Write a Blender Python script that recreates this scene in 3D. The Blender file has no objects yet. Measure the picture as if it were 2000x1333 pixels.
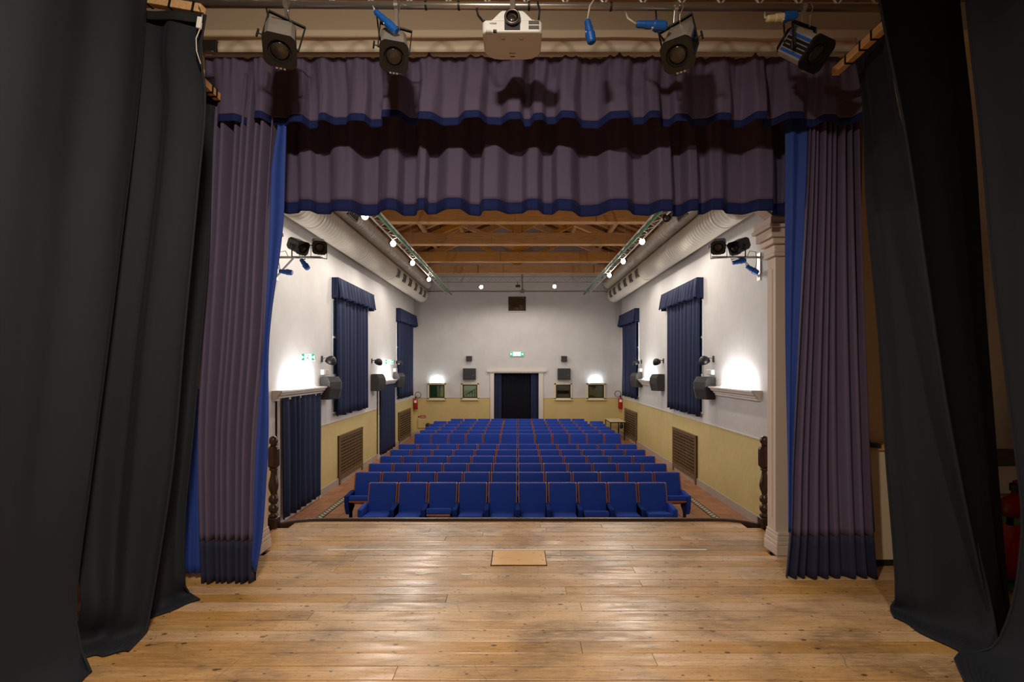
import bpy, math, random
import numpy as np
from mathutils import Vector, Matrix

random.seed(7)
SC = bpy.context.scene
COL = SC.collection

# ------------------------------------------------------------------ camera
F, VX, VY, H = 950.0, 1011.0, 716.0, 1.9        # focal length in px, vanishing point, eye height over stage
FL = -1.2                                        # hall floor level (stage floor is z = 0)
cam_d = bpy.data.cameras.new('camera')
cam = bpy.data.objects.new('camera', cam_d)
COL.objects.link(cam)
cam.location = (0, 0, H)
cam.rotation_euler = (math.radians(90), 0, 0)
cam_d.sensor_width = 36.0
cam_d.lens = F / 2000 * 36
cam_d.shift_x = -(VX - 1000) / 2000
cam_d.shift_y = (VY - 666.5) / 2000
cam_d.clip_start = 0.05
SC.camera = cam

# ------------------------------------------------------------------ world, exposure
w = bpy.data.worlds.new('world')
SC.world = w
w.use_nodes = True
w.node_tree.nodes['Background'].inputs[0].default_value = (0.02, 0.02, 0.025, 1)
w.node_tree.nodes['Background'].inputs[1].default_value = 0.3
SC.view_settings.view_transform = 'Standard'
SC.view_settings.look = 'None'
SC.view_settings.exposure = 0.0
SC.view_settings.gamma = 1.0
SC.view_settings.use_curve_mapping = False
LAMP_W = 150.0            # each hall truss lamp
WORK_W = 80.0           # stage working floodlight; the added fill lamp takes a share
CORNICE_E = 420.0         # emission of the uplight tubes on the cornices

# ------------------------------------------------------------------ helpers
def srgb(r, g, b):
    def c(x):
        x /= 255.0
        return x / 12.92 if x <= 0.04045 else ((x + 0.055) / 1.055) ** 2.4
    return (c(r), c(g), c(b), 1.0)

def at(px, py, Y):
    return ((px - VX) * Y / F, Y, H - (py - VY) * Y / F)

def X_(px, Y): return (px - VX) * Y / F
def Z_(py, Y): return H - (py - VY) * Y / F

class MB:
    def __init__(s): s.v = []; s.f = []
    def add(s, vs, fs):
        b = len(s.v); s.v += [tuple(p) for p in vs]; s.f += [tuple(i + b for i in f) for f in fs]; return s
    def box(s, x0, x1, y0, y1, z0, z1, M=None):
        vs = [(x, y, z) for z in (z0, z1) for y in (y0, y1) for x in (x0, x1)]
        if M is not None: vs = [M @ Vector(p) for p in vs]
        return s.add(vs, [(0, 2, 3, 1), (4, 5, 7, 6), (0, 1, 5, 4), (2, 6, 7, 3), (0, 4, 6, 2), (1, 3, 7, 5)])
    def bar(s, a, b, wd, ht):
        a = Vector(a); b = Vector(b); d = b - a; L = d.length
        q = d.to_track_quat('X', 'Z').to_matrix().to_4x4()
        return s.box(0, L, -wd / 2, wd / 2, -ht / 2, ht / 2, Matrix.Translation(a) @ q)
    def tube(s, pts, r, n=8, cap=True):
        pts = [Vector(p) for p in pts]; rings = []; m = len(pts)
        up = None
        for i, p in enumerate(pts):
            d = (pts[min(i + 1, m - 1)] - pts[max(i - 1, 0)]).normalized()
            if up is None: up = d.orthogonal().normalized()
            else:
                up = up - d * up.dot(d)
                up = up.normalized() if up.length > 1e-6 else d.orthogonal().normalized()
            w_ = d.cross(up); rr = r[i] if isinstance(r, (list, tuple)) else r
            rings.append([p + (up * math.cos(2 * math.pi * k / n) + w_ * math.sin(2 * math.pi * k / n)) * rr for k in range(n)])
        vs = [p for R in rings for p in R]; fs = []
        for i in range(m - 1):
            for k in range(n):
                k2 = (k + 1) % n
                fs.append((i * n + k, i * n + k2, (i + 1) * n + k2, (i + 1) * n + k))
        if cap: fs += [tuple(range(n))[::-1], tuple((m - 1) * n + k for k in range(n))]
        return s.add(vs, fs)
    def lathe(s, prof, n=20, M=None, cap=True, twist=0.0):
        vs = []; fs = []; m = len(prof)
        for r, z in prof:
            for k in range(n):
                a = 2 * math.pi * k / n + twist
                vs.append(Vector((r * math.cos(a), r * math.sin(a), z)))
        if M is not None: vs = [M @ p for p in vs]
        for i in range(m - 1):
            for k in range(n):
                k2 = (k + 1) % n
                fs.append((i * n + k, i * n + k2, (i + 1) * n + k2, (i + 1) * n + k))
        if cap: fs += [tuple(range(n))[::-1], tuple((m - 1) * n + k for k in range(n))]
        return s.add(vs, fs)
    def prism(s, poly, a, b, M=None):
        """polygon of (p, q) extruded from a to b along local z"""
        n = len(poly)
        vs = [Vector((p, q, a)) for p, q in poly] + [Vector((p, q, b)) for p, q in poly]
        if M is not None: vs = [M @ p for p in vs]
        return s.add(vs, [tuple(range(n))[::-1], tuple(range(n, 2 * n))] +
                     [(i, (i + 1) % n, n + (i + 1) % n, n + i) for i in range(n)])
    def mesh(s, name, mt, smooth=False):
        me = bpy.data.meshes.new(name); me.from_pydata(s.v, [], s.f); me.update()
        if mt is not None: me.materials.append(mt)
        if smooth: me.polygons.foreach_set('use_smooth', [True] * len(me.polygons))
        return me
    def build(s, name, mt, parent=None, smooth=False, bev=0.0, local=False, seg=2):
        o = bpy.data.objects.new(name, s.mesh(name, mt, smooth)); COL.objects.link(o)
        if bev:
            m_ = o.modifiers.new('bevel', 'BEVEL'); m_.width = bev; m_.segments = seg; m_.limit_method = 'ANGLE'
        if parent is not None: put(o, parent, local)
        return o

def put(o, parent, local=False):
    o.parent = parent
    if not local:
        r = parent
        M = Matrix.Identity(4)
        chain = []
        while r is not None: chain.append(r); r = r.parent
        for r in reversed(chain):
            M = M @ r.matrix_parent_inverse @ r.matrix_basis
        o.matrix_parent_inverse = M.inverted()
    return o

def tag(o, label=None, cat=None, group=None, kind=None):
    if label: o['label'] = label
    if cat: o['category'] = cat
    if group: o['group'] = group
    if kind: o['kind'] = kind
    return o

def thing(name, loc, label, cat, group=None, rz=0.0):
    o = bpy.data.objects.new(name, None); COL.objects.link(o)
    o.empty_display_size = 0.1
    o.location = loc; o.rotation_euler = (0, 0, rz)
    return tag(o, label, cat, group)

def struct(o): o['kind'] = 'structure'; return o

def copy_tree(o, parent=None):
    c = o.copy(); COL.objects.link(c)
    if parent is not None:
        c.parent = parent; c.matrix_parent_inverse = o.matrix_parent_inverse.copy()
    for ch in list(o.children): copy_tree(ch, c)
    return c

def inst(o, name, loc, parent, rot=None):
    c = bpy.data.objects.new(name, o.data); COL.objects.link(c)
    c.location = loc
    if rot: c.rotation_euler = rot
    if parent is not None: put(c, parent)
    return c

def rotz(a): return Matrix.Rotation(a, 4, 'Z')
def rotx(a): return Matrix.Rotation(a, 4, 'X')
def roty(a): return Matrix.Rotation(a, 4, 'Y')
def T(x, y, z): return Matrix.Translation((x, y, z))

ORD = ['zero', 'first', 'second', 'third', 'fourth', 'fifth', 'sixth', 'seventh', 'eighth', 'ninth', 'tenth', 'eleventh', 'twelfth']

# ------------------------------------------------------------------ materials
MAT = {}
def mat(name, col, rough=0.6, metal=0.0, noise=0.0, nscale=8.0, bump=0.0, bscale=60.0, sheen=0.0, spec=0.5, rnd=0.0,
        coords='Object', stretch=(1, 1, 1), emit=None, estr=0.0, alpha=None, trans=0.0):
    m = bpy.data.materials.new(name); m.use_nodes = True
    nt = m.node_tree; N = nt.nodes; L = nt.links
    b = N['Principled BSDF']
    b.inputs['Base Color'].default_value = col
    b.inputs['Roughness'].default_value = rough
    b.inputs['Metallic'].default_value = metal
    b.inputs['Specular IOR Level'].default_value = spec
    if sheen:
        b.inputs['Sheen Weight'].default_value = sheen
        b.inputs['Sheen Roughness'].default_value = 0.4
        b.inputs['Sheen Tint'].default_value = (min(1, col[0] * 4 + .1), min(1, col[1] * 4 + .1), min(1, col[2] * 4 + .1), 1)
    if trans: b.inputs['Transmission Weight'].default_value = trans
    if emit is not None:
        b.inputs['Emission Color'].default_value = emit; b.inputs['Emission Strength'].default_value = estr
    tc = mp = None
    if noise or bump or rnd:
        tc = N.new('ShaderNodeTexCoord'); mp = N.new('ShaderNodeMapping'); mp.inputs['Scale'].default_value = stretch
        L.new(tc.outputs[coords], mp.inputs[0])
    if noise or rnd:
        last = None
        rgb = N.new('ShaderNodeRGB'); rgb.outputs[0].default_value = col; last = rgb.outputs[0]
        hsv = N.new('ShaderNodeHueSaturation'); L.new(last, hsv.inputs['Color'])
        ad = N.new('ShaderNodeMath'); ad.operation = 'ADD'; ad.inputs[0].default_value = 1.0 - noise / 2 - rnd / 2; ad.inputs[1].default_value = 0
        cur = ad
        if noise:
            nz = N.new('ShaderNodeTexNoise'); nz.inputs['Scale'].default_value = nscale; nz.inputs['Detail'].default_value = 5
            L.new(mp.outputs[0], nz.inputs['Vector'])
            ml = N.new('ShaderNodeMath'); ml.operation = 'MULTIPLY'; ml.inputs[1].default_value = noise
            L.new(nz.outputs['Fac'], ml.inputs[0]); L.new(ml.outputs[0], ad.inputs[1])
        if rnd:
            oi = N.new('ShaderNodeObjectInfo')
            m2 = N.new('ShaderNodeMath'); m2.operation = 'MULTIPLY_ADD'; m2.inputs[1].default_value = rnd
            L.new(oi.outputs['Random'], m2.inputs[0]); L.new(ad.outputs[0], m2.inputs[2]); cur = m2
        L.new(cur.outputs[0], hsv.inputs['Value']); L.new(hsv.outputs[0], b.inputs['Base Color'])
    if bump:
        n2 = N.new('ShaderNodeTexNoise'); n2.inputs['Scale'].default_value = bscale; n2.inputs['Detail'].default_value = 4
        L.new(mp.outputs[0], n2.inputs['Vector'])
        bp = N.new('ShaderNodeBump'); bp.inputs['Strength'].default_value = bump; bp.inputs['Distance'].default_value = 0.01
        L.new(n2.outputs['Fac'], bp.inputs['Height']); L.new(bp.outputs[0], b.inputs['Normal'])
    MAT[name] = m
    return m

def two_paint(name, low, high, zsplit):
    """wall paint: a coloured dado up to a fixed height, plaster above"""
    m = mat(name, high, 0.75)
    nt = m.node_tree; N = nt.nodes; L = nt.links; b = N['Principled BSDF']
    g = N.new('ShaderNodeNewGeometry'); sx = N.new('ShaderNodeSeparateXYZ'); L.new(g.outputs['Position'], sx.inputs[0])
    gt = N.new('ShaderNodeMath'); gt.operation = 'GREATER_THAN'; gt.inputs[1].default_value = zsplit; L.new(sx.outputs['Z'], gt.inputs[0])
    mx = N.new('ShaderNodeMix'); mx.data_type = 'RGBA'; mx.inputs[6].default_value = low; mx.inputs[7].default_value = high
    L.new(gt.outputs[0], mx.inputs[0])
    nz = N.new('ShaderNodeTexNoise'); nz.inputs['Scale'].default_value = 1.6; nz.inputs['Detail'].default_value = 7; L.new(g.outputs['Position'], nz.inputs['Vector'])
    rp = N.new('ShaderNodeMapRange'); rp.inputs[3].default_value = 0.86; rp.inputs[4].default_value = 1.08; L.new(nz.outputs['Fac'], rp.inputs[0])
    hs = N.new('ShaderNodeHueSaturation'); L.new(mx.outputs[2], hs.inputs['Color']); L.new(rp.outputs[0], hs.inputs['Value'])
    L.new(hs.outputs[0], b.inputs['Base Color'])
    n2 = N.new('ShaderNodeTexNoise'); n2.inputs['Scale'].default_value = 5; n2.inputs['Detail'].default_value = 6; L.new(g.outputs['Position'], n2.inputs['Vector'])
    bp = N.new('ShaderNodeBump'); bp.inputs['Strength'].default_value = 0.35; bp.inputs['Distance'].default_value = 0.03
    L.new(n2.outputs['Fac'], bp.inputs['Height']); L.new(bp.outputs[0], b.inputs['Normal'])
    return m

def board_mat(name, col_a, col_b, dirt, rough=(0.26, 0.5), knots=True, axis='X', dirt_amt=0.75):
    """worn floor boards: grain along one axis, knots, scuffs, grey foot dirt"""
    m = mat(name, col_a, 0.4); nt = m.node_tree; N = nt.nodes; L = nt.links; b = N['Principled BSDF']
    g = N.new('ShaderNodeNewGeometry'); oi = N.new('ShaderNodeObjectInfo')
    def mapping(sc, rnd_off=True):
        mp = N.new('ShaderNodeMapping'); mp.inputs['Scale'].default_value = sc
        L.new(g.outputs['Position'], mp.inputs[0])
        if rnd_off:
            ml = N.new('ShaderNodeMath'); ml.operation = 'MULTIPLY'; ml.inputs[1].default_value = 40; L.new(oi.outputs['Random'], ml.inputs[0])
            L.new(ml.outputs[0], mp.inputs['Location'])
        return mp
    def noise(mp, sc, det=5, dist=0.0):
        n = N.new('ShaderNodeTexNoise'); n.inputs['Scale'].default_value = sc; n.inputs['Detail'].default_value = det
        n.inputs['Distortion'].default_value = dist; L.new(mp.outputs[0], n.inputs['Vector']); return n
    def rng(src, a, b_, c, d):
        r = N.new('ShaderNodeMapRange'); r.inputs[1].default_value = a; r.inputs[2].default_value = b_; r.inputs[3].default_value = c; r.inputs[4].default_value = d
        L.new(src, r.inputs[0]); return r
    def mix(f, a, b_, mode='MIX'):
        x = N.new('ShaderNodeMix'); x.data_type = 'RGBA'; x.blend_type = mode
        for s, i in ((f, 0), (a, 6), (b_, 7)):
            if isinstance(s, (int, float)): x.inputs[i].default_value = s
            elif isinstance(s, tuple): x.inputs[i].default_value = s
            else: L.new(s, x.inputs[i])
        return x.outputs[2]
    st = (1.2, 26, 26) if axis == 'X' else (26, 1.2, 26)
    gr = noise(mapping(st), 2.2, 6, 0.6)
    base = mix(rng(gr.outputs['Fac'], .3, .7, 0, 1).outputs[0], col_a, col_b)
    hs = N.new('ShaderNodeHueSaturation'); L.new(base, hs.inputs['Color'])
    L.new(rng(oi.outputs['Random'], 0, 1, .86, 1.10).outputs[0], hs.inputs['Value'])
    L.new(rng(oi.outputs['Random'], 0, 1, 1.12, .82).outputs[0], hs.inputs['Saturation'])
    cur = hs.outputs[0]
    if dirt is not None:
        d1 = noise(mapping((0.9, 1.6, 1), False), 1.5, 9, 0.8)
        d2 = noise(mapping((7, 30, 1), True), 1.4, 6)
        mu = N.new('ShaderNodeMath'); mu.operation = 'MULTIPLY'
        L.new(rng(d1.outputs['Fac'], .42, .66, 0, 1).outputs[0], mu.inputs[0]); L.new(rng(d2.outputs['Fac'], .32, .58, .25, dirt_amt).outputs[0], mu.inputs[1])
        cur = mix(mu.outputs[0], cur, dirt)
        # scratches
        sv = N.new('ShaderNodeTexVoronoi'); sv.feature = 'DISTANCE_TO_EDGE'; sv.inputs['Scale'].default_value = 1.3
        L.new(noise_warp(N, L, g, 1.1), sv.inputs['Vector'])
        sf = rng(sv.outputs['Distance'], 0.0, 0.006, .55, 0)
        sm = N.new('ShaderNodeMath'); sm.operation = 'MULTIPLY'; L.new(sf.outputs[0], sm.inputs[0])
        sn = noise(mapping((1, 1, 1), False), 3.1, 3); L.new(rng(sn.outputs['Fac'], .5, .6, 0, 1).outputs[0], sm.inputs[1])
        cur = mix(sm.outputs[0], cur, (0.06, 0.035, 0.018, 1))
        # short fibre flecks, dark nail marks
        fl = noise(mapping((28, 240, 1), True), 1.0, 3)
        cur = mix(rng(fl.outputs['Fac'], .60, .67, 0, .65).outputs[0], cur, (0.10, 0.055, 0.025, 1))
        lw = noise(mapping((10, 90, 1), True), 1.0, 4)
        cur = mix(rng(lw.outputs['Fac'], .62, .72, 0, .5).outputs[0], cur, srgb(214, 184, 134))
    if knots:
        kv = N.new('ShaderNodeTexVoronoi'); kv.voronoi_dimensions = '2D'; kv.inputs['Scale'].default_value = 1.5; kv.inputs['Randomness'].default_value = 1
        L.new(mapping((1.1, 1.9, 1), True).outputs[0], kv.inputs['Vector'])
        cur = mix(rng(kv.outputs['Distance'], .022, .042, .85, 0).outputs[0], cur, (0.075, 0.028, 0.010, 1))
        kv2 = N.new('ShaderNodeTexVoronoi'); kv2.voronoi_dimensions = '2D'; kv2.inputs['Scale'].default_value = 3.6; L.new(mapping((1.0, 1.7, 1), True).outputs[0], kv2.inputs['Vector'])
        cur = mix(rng(kv2.outputs['Distance'], .026, .05, .85, 0).outputs[0], cur, (0.05, 0.025, 0.012, 1))
    L.new(cur, b.inputs['Base Color'])
    rn = noise(mapping((2, 12, 1), True), 1.3, 5)
    L.new(rng(rn.outputs['Fac'], .3, .7, rough[0], rough[1]).outputs[0], b.inputs['Roughness'])
    bp = N.new('ShaderNodeBump'); bp.inputs['Strength'].default_value = 0.10; bp.inputs['Distance'].default_value = 0.004
    L.new(gr.outputs['Fac'], bp.inputs['Height']); L.new(bp.outputs[0], b.inputs['Normal'])
    return m

def noise_warp(N, L, g, sc):
    n = N.new('ShaderNodeTexNoise'); n.inputs['Scale'].default_value = sc; n.inputs['Detail'].default_value = 2
    L.new(g.outputs['Position'], n.inputs['Vector'])
    v = N.new('ShaderNodeVectorMath'); v.operation = 'MULTIPLY_ADD'; v.inputs[1].default_value = (1.6, 1.6, 1.6)
    L.new(n.outputs['Color'], v.inputs[0]); L.new(g.outputs['Position'], v.inputs[2])
    return v.outputs[0]

def emat(name, col, strength):
    m = bpy.data.materials.new(name); m.use_nodes = True
    nt = m.node_tree; nt.nodes.clear()
    e = nt.nodes.new('ShaderNodeEmission'); o = nt.nodes.new('ShaderNodeOutputMaterial')
    e.inputs[0].default_value = col; e.inputs[1].default_value = strength
    nt.links.new(e.outputs[0], o.inputs[0]); MAT[name] = m
    return m

def glassy(name, tint, fac=0.15):
    m = bpy.data.materials.new(name); m.use_nodes = True
    nt = m.node_tree; nt.nodes.clear()
    o = nt.nodes.new('ShaderNodeOutputMaterial'); t = nt.nodes.new('ShaderNodeBsdfTransparent'); g = nt.nodes.new('ShaderNodeBsdfGlossy')
    t.inputs[0].default_value = tint; g.inputs['Roughness'].default_value = 0.03
    mx = nt.nodes.new('ShaderNodeMixShader'); mx.inputs[0].default_value = fac
    nt.links.new(t.outputs[0], mx.inputs[1]); nt.links.new(g.outputs[0], mx.inputs[2]); nt.links.new(mx.outputs[0], o.inputs[0])
    MAT[name] = m
    return m

WALL = two_paint('hall_plaster', srgb(206, 184, 124), srgb(204, 200, 197), H - 1.42)
PLASTER = mat('white_plaster', srgb(214, 205, 196), 0.7, noise=0.08, nscale=3)
PILLAR = mat('pillar_paint', srgb(214, 196, 182), 0.6, noise=0.05, nscale=3)
STAGEWALL = mat('stage_beige_paint', srgb(226, 208, 180), 0.7, noise=0.1, nscale=2)
DARKROOM = mat('black_masking_paint', srgb(52, 50, 48), 0.85)
STONE = mat('grey_skirting_stone', srgb(176, 164, 152), 0.5, noise=0.15, nscale=12)
TERRA = mat('terracotta_tile', srgb(158, 108, 78), 0.42, noise=0.25, nscale=7, rnd=0.3)
GROUT = mat('floor_grout', srgb(128, 92, 70), 0.8, noise=0.1)
BOARD = board_mat('pine_stage_boards', srgb(216, 174, 120), srgb(190, 142, 88), srgb(122, 98, 72), rough=(.24, .5), dirt_amt=.8)
TRAP = board_mat('trap_board', srgb(236, 186, 112), srgb(222, 164, 88), None, knots=True)
ROOFWOOD = board_mat('roof_timber', srgb(204, 146, 70), srgb(160, 106, 44), None, rough=(.55, .75), knots=True)
ROOFPLANK = board_mat('roof_planks', srgb(196, 148, 88), srgb(160, 114, 62), None, rough=(.6, .8), knots=False, axis='Y')
BATTEN = board_mat('batten_pine', srgb(224, 176, 116), srgb(200, 146, 86), None, rough=(.5, .7), axis='Y')
DARKWOOD = mat('dark_turned_wood', srgb(52, 30, 20), 0.28, noise=0.3, nscale=14)
RIM = mat('dark_edge_moulding', srgb(58, 38, 24), 0.4, noise=0.3, nscale=14)
RADWOOD = mat('radiator_cover_wood', srgb(108, 84, 54), 0.5, noise=0.25, nscale=10)
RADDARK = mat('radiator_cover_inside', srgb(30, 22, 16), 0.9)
SEATBLUE = mat('seat_blue_cloth', srgb(12, 58, 160), 0.85, noise=0.12, nscale=60, sheen=0.1, bump=0.2, bscale=400, rnd=0.12)
SEATWOOD = mat('seat_beech_ply', srgb(148, 84, 54), 0.4, noise=0.2, nscale=10, rnd=0.15)
BLACKM = mat('black_metal', srgb(26, 26, 27), 0.4, metal=0.2)
BLACKP = mat('black_plastic', srgb(38, 37, 36), 0.55)
SPEAKER = mat('speaker_grey_carpet', srgb(58, 56, 54), 0.8, bump=0.3, bscale=200)
PURPLE = mat('purple_velvet', srgb(86, 74, 100), 0.8, noise=0.12, nscale=5, sheen=0.15, bump=0.1, bscale=200)
NAVYBAND = mat('navy_hem_velvet', srgb(32, 34, 62), 0.85, sheen=0.2)
BLUEVELVET = mat('blue_velvet', srgb(28, 58, 138), 0.75, noise=0.18, nscale=4, sheen=0.4)
TRIMBLUE = mat('royal_blue_trim', srgb(22, 32, 80), 0.85, sheen=0.1, spec=.25)
BLACKCLOTH = mat('black_wool_serge', srgb(30, 33, 40), 0.8, noise=0.16, nscale=4, sheen=0.10, spec=0.3, bump=0.15, bscale=260)
BLACKSHADE = mat('shaded_black_cloth', srgb(13, 13, 15), 0.9, spec=0.15, noise=.1, nscale=5)  # darker leg cloth, with the shade on one leg put into the colour
DOORDARK = mat('near_black_navy_cloth', srgb(13, 14, 24), 0.9, spec=.2)
HALLCURT = mat('navy_hall_curtain', srgb(20, 31, 66), 0.85, noise=0.12, nscale=6, sheen=0.12)
DUCT = mat('white_duct_metal', srgb(206, 198, 180), 0.5, noise=0.05, nscale=3)
GRILLE = mat('grille_grey', srgb(128, 122, 114), 0.45)
GRILLEDARK = mat('grille_gap', srgb(40, 38, 36), 0.8)
STEEL = mat('brushed_steel_tube', srgb(190, 184, 176), 0.3, metal=0.85, noise=0.15, nscale=6)
ALU = mat('white_truss', srgb(198, 194, 186), 0.4, metal=0.3)
GREEN = mat('green_truss_paint', srgb(74, 128, 92), 0.45)
GREENRACK = mat('green_enamel', srgb(34, 96, 58), 0.4)
WHITEP = mat('white_plastic', srgb(232, 232, 232), 0.35)
BLUEP = mat('blue_plug_plastic', srgb(20, 86, 168), 0.35)
REDP = mat('red_enamel', srgb(168, 24, 26), 0.3)
CREAM = mat('cream_frame', srgb(220, 204, 162), 0.5)
LENS = mat('fresnel_lens', srgb(46, 38, 32), 0.14, spec=.6, noise=.6, nscale=14, bump=0.5, bscale=25)
CABLE = mat('black_cable', srgb(24, 24, 24), 0.5)
GCABLE = mat('grey_cable', srgb(196, 188, 176), 0.5)
CANVAS = mat('rolled_canvas', srgb(234, 218, 194), 0.8, noise=0.12, nscale=3, bump=0.3, bscale=6)
TAPE = mat('white_floor_tape', srgb(226, 218, 204), 0.5)
SPOTALU = mat('spot_housing_alu', srgb(186, 180, 172), 0.36, metal=0.55, noise=0.5, nscale=10)
LAMPGLOW = emat('lamp_glow', (1.0, 0.93, 0.80, 1), 60.0)
TUBEGLOW = emat('uplight_tube_glow', (1.0, 0.99, 1.0, 1), CORNICE_E)
COOLGLOW = emat('cool_uplight_glow', (0.80, 0.93, 1.0, 1), CORNICE_E * 0.8)
SIGNWHITE = emat('exit_sign_white', (0.86, 1.0, 0.95, 1), 1.3)
SIGNGREEN = emat('exit_sign_green', (0.02, 0.62, 0.30, 1), 1.1)
GLASS = glassy('pane_glass', (0.80, 0.88, 0.82, 1), 0.10)
WINGLASS = glassy('window_glass', (0.55, 0.7, 0.8, 1), 0.35)
LOBBYW = mat('lobby_paint', srgb(190, 186, 150), 0.7)
LOBBYG = mat('lobby_green', srgb(60, 120, 84), 0.5)
ORANGE = mat('orange_machine', srgb(170, 84, 40), 0.5, noise=0.3, nscale=6)

# ------------------------------------------------------------------ structure
def wall_cells(mb, us, zs, holes, fn):
    """boxes for all cells of a grid (us x zs) that are not in a hole; fn(u0,u1,z0,z1) adds the box"""
    us = sorted(set(us + [h[0] for h in holes] + [h[1] for h in holes])); zs = sorted(set(zs + [h[2] for h in holes] + [h[3] for h in holes]))
    for i in range(len(us) - 1):
        run = None
        for j in range(len(zs) - 1):
            cu, cz = (us[i] + us[i + 1]) / 2, (zs[j] + zs[j + 1]) / 2
            solid = not any(h[0] < cu < h[1] and h[2] < cz < h[3] for h in holes)
            if solid and run is None: run = zs[j]
            if run is not None and (not solid or j == len(zs) - 2):
                fn(us[i], us[i + 1], run, zs[j + 1] if solid else zs[j]); run = None

WX, BY = 4.7, 22.0
TIE = H + 4.0                                   # underside of tie beams
# hall side walls
for side, sg in (('left', -1), ('right', 1)):
    mb = MB(); mb.box(min(sg * WX, sg * (WX + .3)), max(sg * WX, sg * (WX + .3)), 4.85, BY + .3, FL - .2, TIE + .8)
    struct(mb.build('wall_' + side, WALL))
# back wall with real openings
P2 = [(836, 871), (901, 935), (1083, 1117), (1146, 1182)]
holes = [(X_(965, BY), X_(1052, BY), FL, Z_(727, BY))]
for a, b in P2: holes.append((X_(a + 2, BY), X_(b - 2, BY), Z_(778, BY), Z_(751, BY)))
holes.append((X_(994, BY), X_(1026, BY), Z_(607, BY), Z_(581, BY)))
mb = MB()
wall_cells(mb, [-WX - .3, WX + .3], [FL - .2, TIE + .35], holes, lambda a, b, c, d: mb.box(a, b, BY, BY + .3, c, d))
mb.prism([(-WX - .3, TIE + .35), (WX + .3, TIE + .35), (WX + .3, TIE + .66), (0, TIE + 2.78), (-WX - .3, TIE + .66)], -BY - .3, -BY, rotx(math.pi / 2))
wb = struct(mb.build('wall_back', WALL))
# hall floor
mb = MB(); mb.box(-WX - .3, WX + .3, 4.85, BY + 3.5, FL - .2, FL - .012)
hall_floor = struct(mb.build('floor', GROUT))
tile = MB().box(-.147, .147, -.147, .147, -.012, 0)
proto = tile.build('tile', TERRA, bev=0.004, seg=1); proto.location = (3.53, 8.85, FL); put_done = False
proto.parent = hall_floor
n = 0
for sg in (-1, 1):
    for r in range(22):
        for x in (3.53, 3.83, 4.29, 4.59):
            if sg == 1 and r == 0 and x == 3.53: continue
            o = bpy.data.objects.new('tile', proto.data); COL.objects.link(o); o.location = (sg * x, 8.85 + .3 * r, FL); o.parent = hall_floor
            m_ = o.modifiers.new('bevel', 'BEVEL'); m_.width = .004; m_.segments = 1
# rest of the tiling, too far or hidden to tell the pieces apart
mb = MB()
def tile_zone(x0, x1, y0, y1, s=.3):
    nx = max(1, int(round((x1 - x0) / s))); ny = max(1, int(round((y1 - y0) / s)))
    for i in range(nx):
        for j in range(ny):
            a = x0 + (x1 - x0) * i / nx; b = x0 + (x1 - x0) * (i + 1) / nx; c = y0 + (y1 - y0) * j / ny; d = y0 + (y1 - y0) * (j + 1) / ny
            mb.add([(a + .003, c + .003, FL), (b - .003, c + .003, FL), (b - .003, d - .003, FL), (a + .003, d - .003, FL)], [(0, 1, 2, 3)])
for sg in (-1, 1):
    for a, b in ((3.38, 3.98), (4.14, 4.69)):
        tile_zone(min(sg * a, sg * b), max(sg * a, sg * b), 15.45, 21.98)
        tile_zone(min(sg * a, sg * b), max(sg * a, sg * b), 6.1, 8.7)
tile_zone(-3.38, 3.38, 6.1, 21.98, .3)
tag(mb.build('far_tiling', TERRA, hall_floor), kind='stuff')
MOS = mat('mosaic_border', srgb(150, 132, 108), .5)
_nt = MOS.node_tree; _ck = _nt.nodes.new('ShaderNodeTexChecker'); _g = _nt.nodes.new('ShaderNodeNewGeometry'); _ck.inputs['Scale'].default_value = 16
_ck.inputs['Color1'].default_value = srgb(48, 56, 52); _ck.inputs['Color2'].default_value = srgb(206, 190, 160)
_nt.links.new(_g.outputs['Position'], _ck.inputs['Vector']); _nt.links.new(_ck.outputs[0], _nt.nodes['Principled BSDF'].inputs['Base Color'])
MOSE = mat('mosaic_edge', srgb(46, 52, 48), .5)
for sg in (-1, 1):
    b1 = MB().box(sg * 4.06 - .05, sg * 4.06 + .05, 6.1, 21.9, FL - .01, FL + .002).build('mosaic_strip', MOS, hall_floor)
    for d in (-.065, .065):
        MB().box(sg * 4.06 + d - .012, sg * 4.06 + d + .012, 6.1, 21.9, FL - .01, FL + .002).build('strip_edge', MOSE, hall_floor)
# skirtings and dado rails
for side, sg in (('left', -1), ('right', 1)):
    segs = [(4.85 + .3, 9.45), (11.5, 16.25), (18.25, BY)] if sg < 0 else [(5.15, BY)]
    mb = MB()
    for a, b in segs: mb.box(min(sg * WX, sg * (WX - .03)), max(sg * WX, sg * (WX - .03)), a, b, FL, FL + .17)
    struct(mb.build('baseboard_' + side, STONE))
    mb = MB()
    for a, b in ([(5.15, 9.3), (11.6, 16.1), (18.3, BY)] if sg < 0 else [(5.15, BY)]):
        mb.box(min(sg * WX, sg * (WX - .018)), max(sg * WX, sg * (WX - .018)), a, b, H - 1.425, H - 1.40)
    struct(mb.build('trim_' + ('1' if sg < 0 else '2'), PLASTER))
mb = MB()
for a, b in ((-WX, X_(957, BY)), (X_(1061, BY), WX)): mb.box(a, b, BY - .03, BY, FL, FL + .17)
struct(mb.build('baseboard_back', STONE))
mb = MB()
for a, b in ((-WX, X_(957, BY)), (X_(1061, BY), WX)): mb.box(a, b, BY - .018, BY, H - 1.425, H - 1.40)
struct(mb.build('trim_3', PLASTER))

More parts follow.
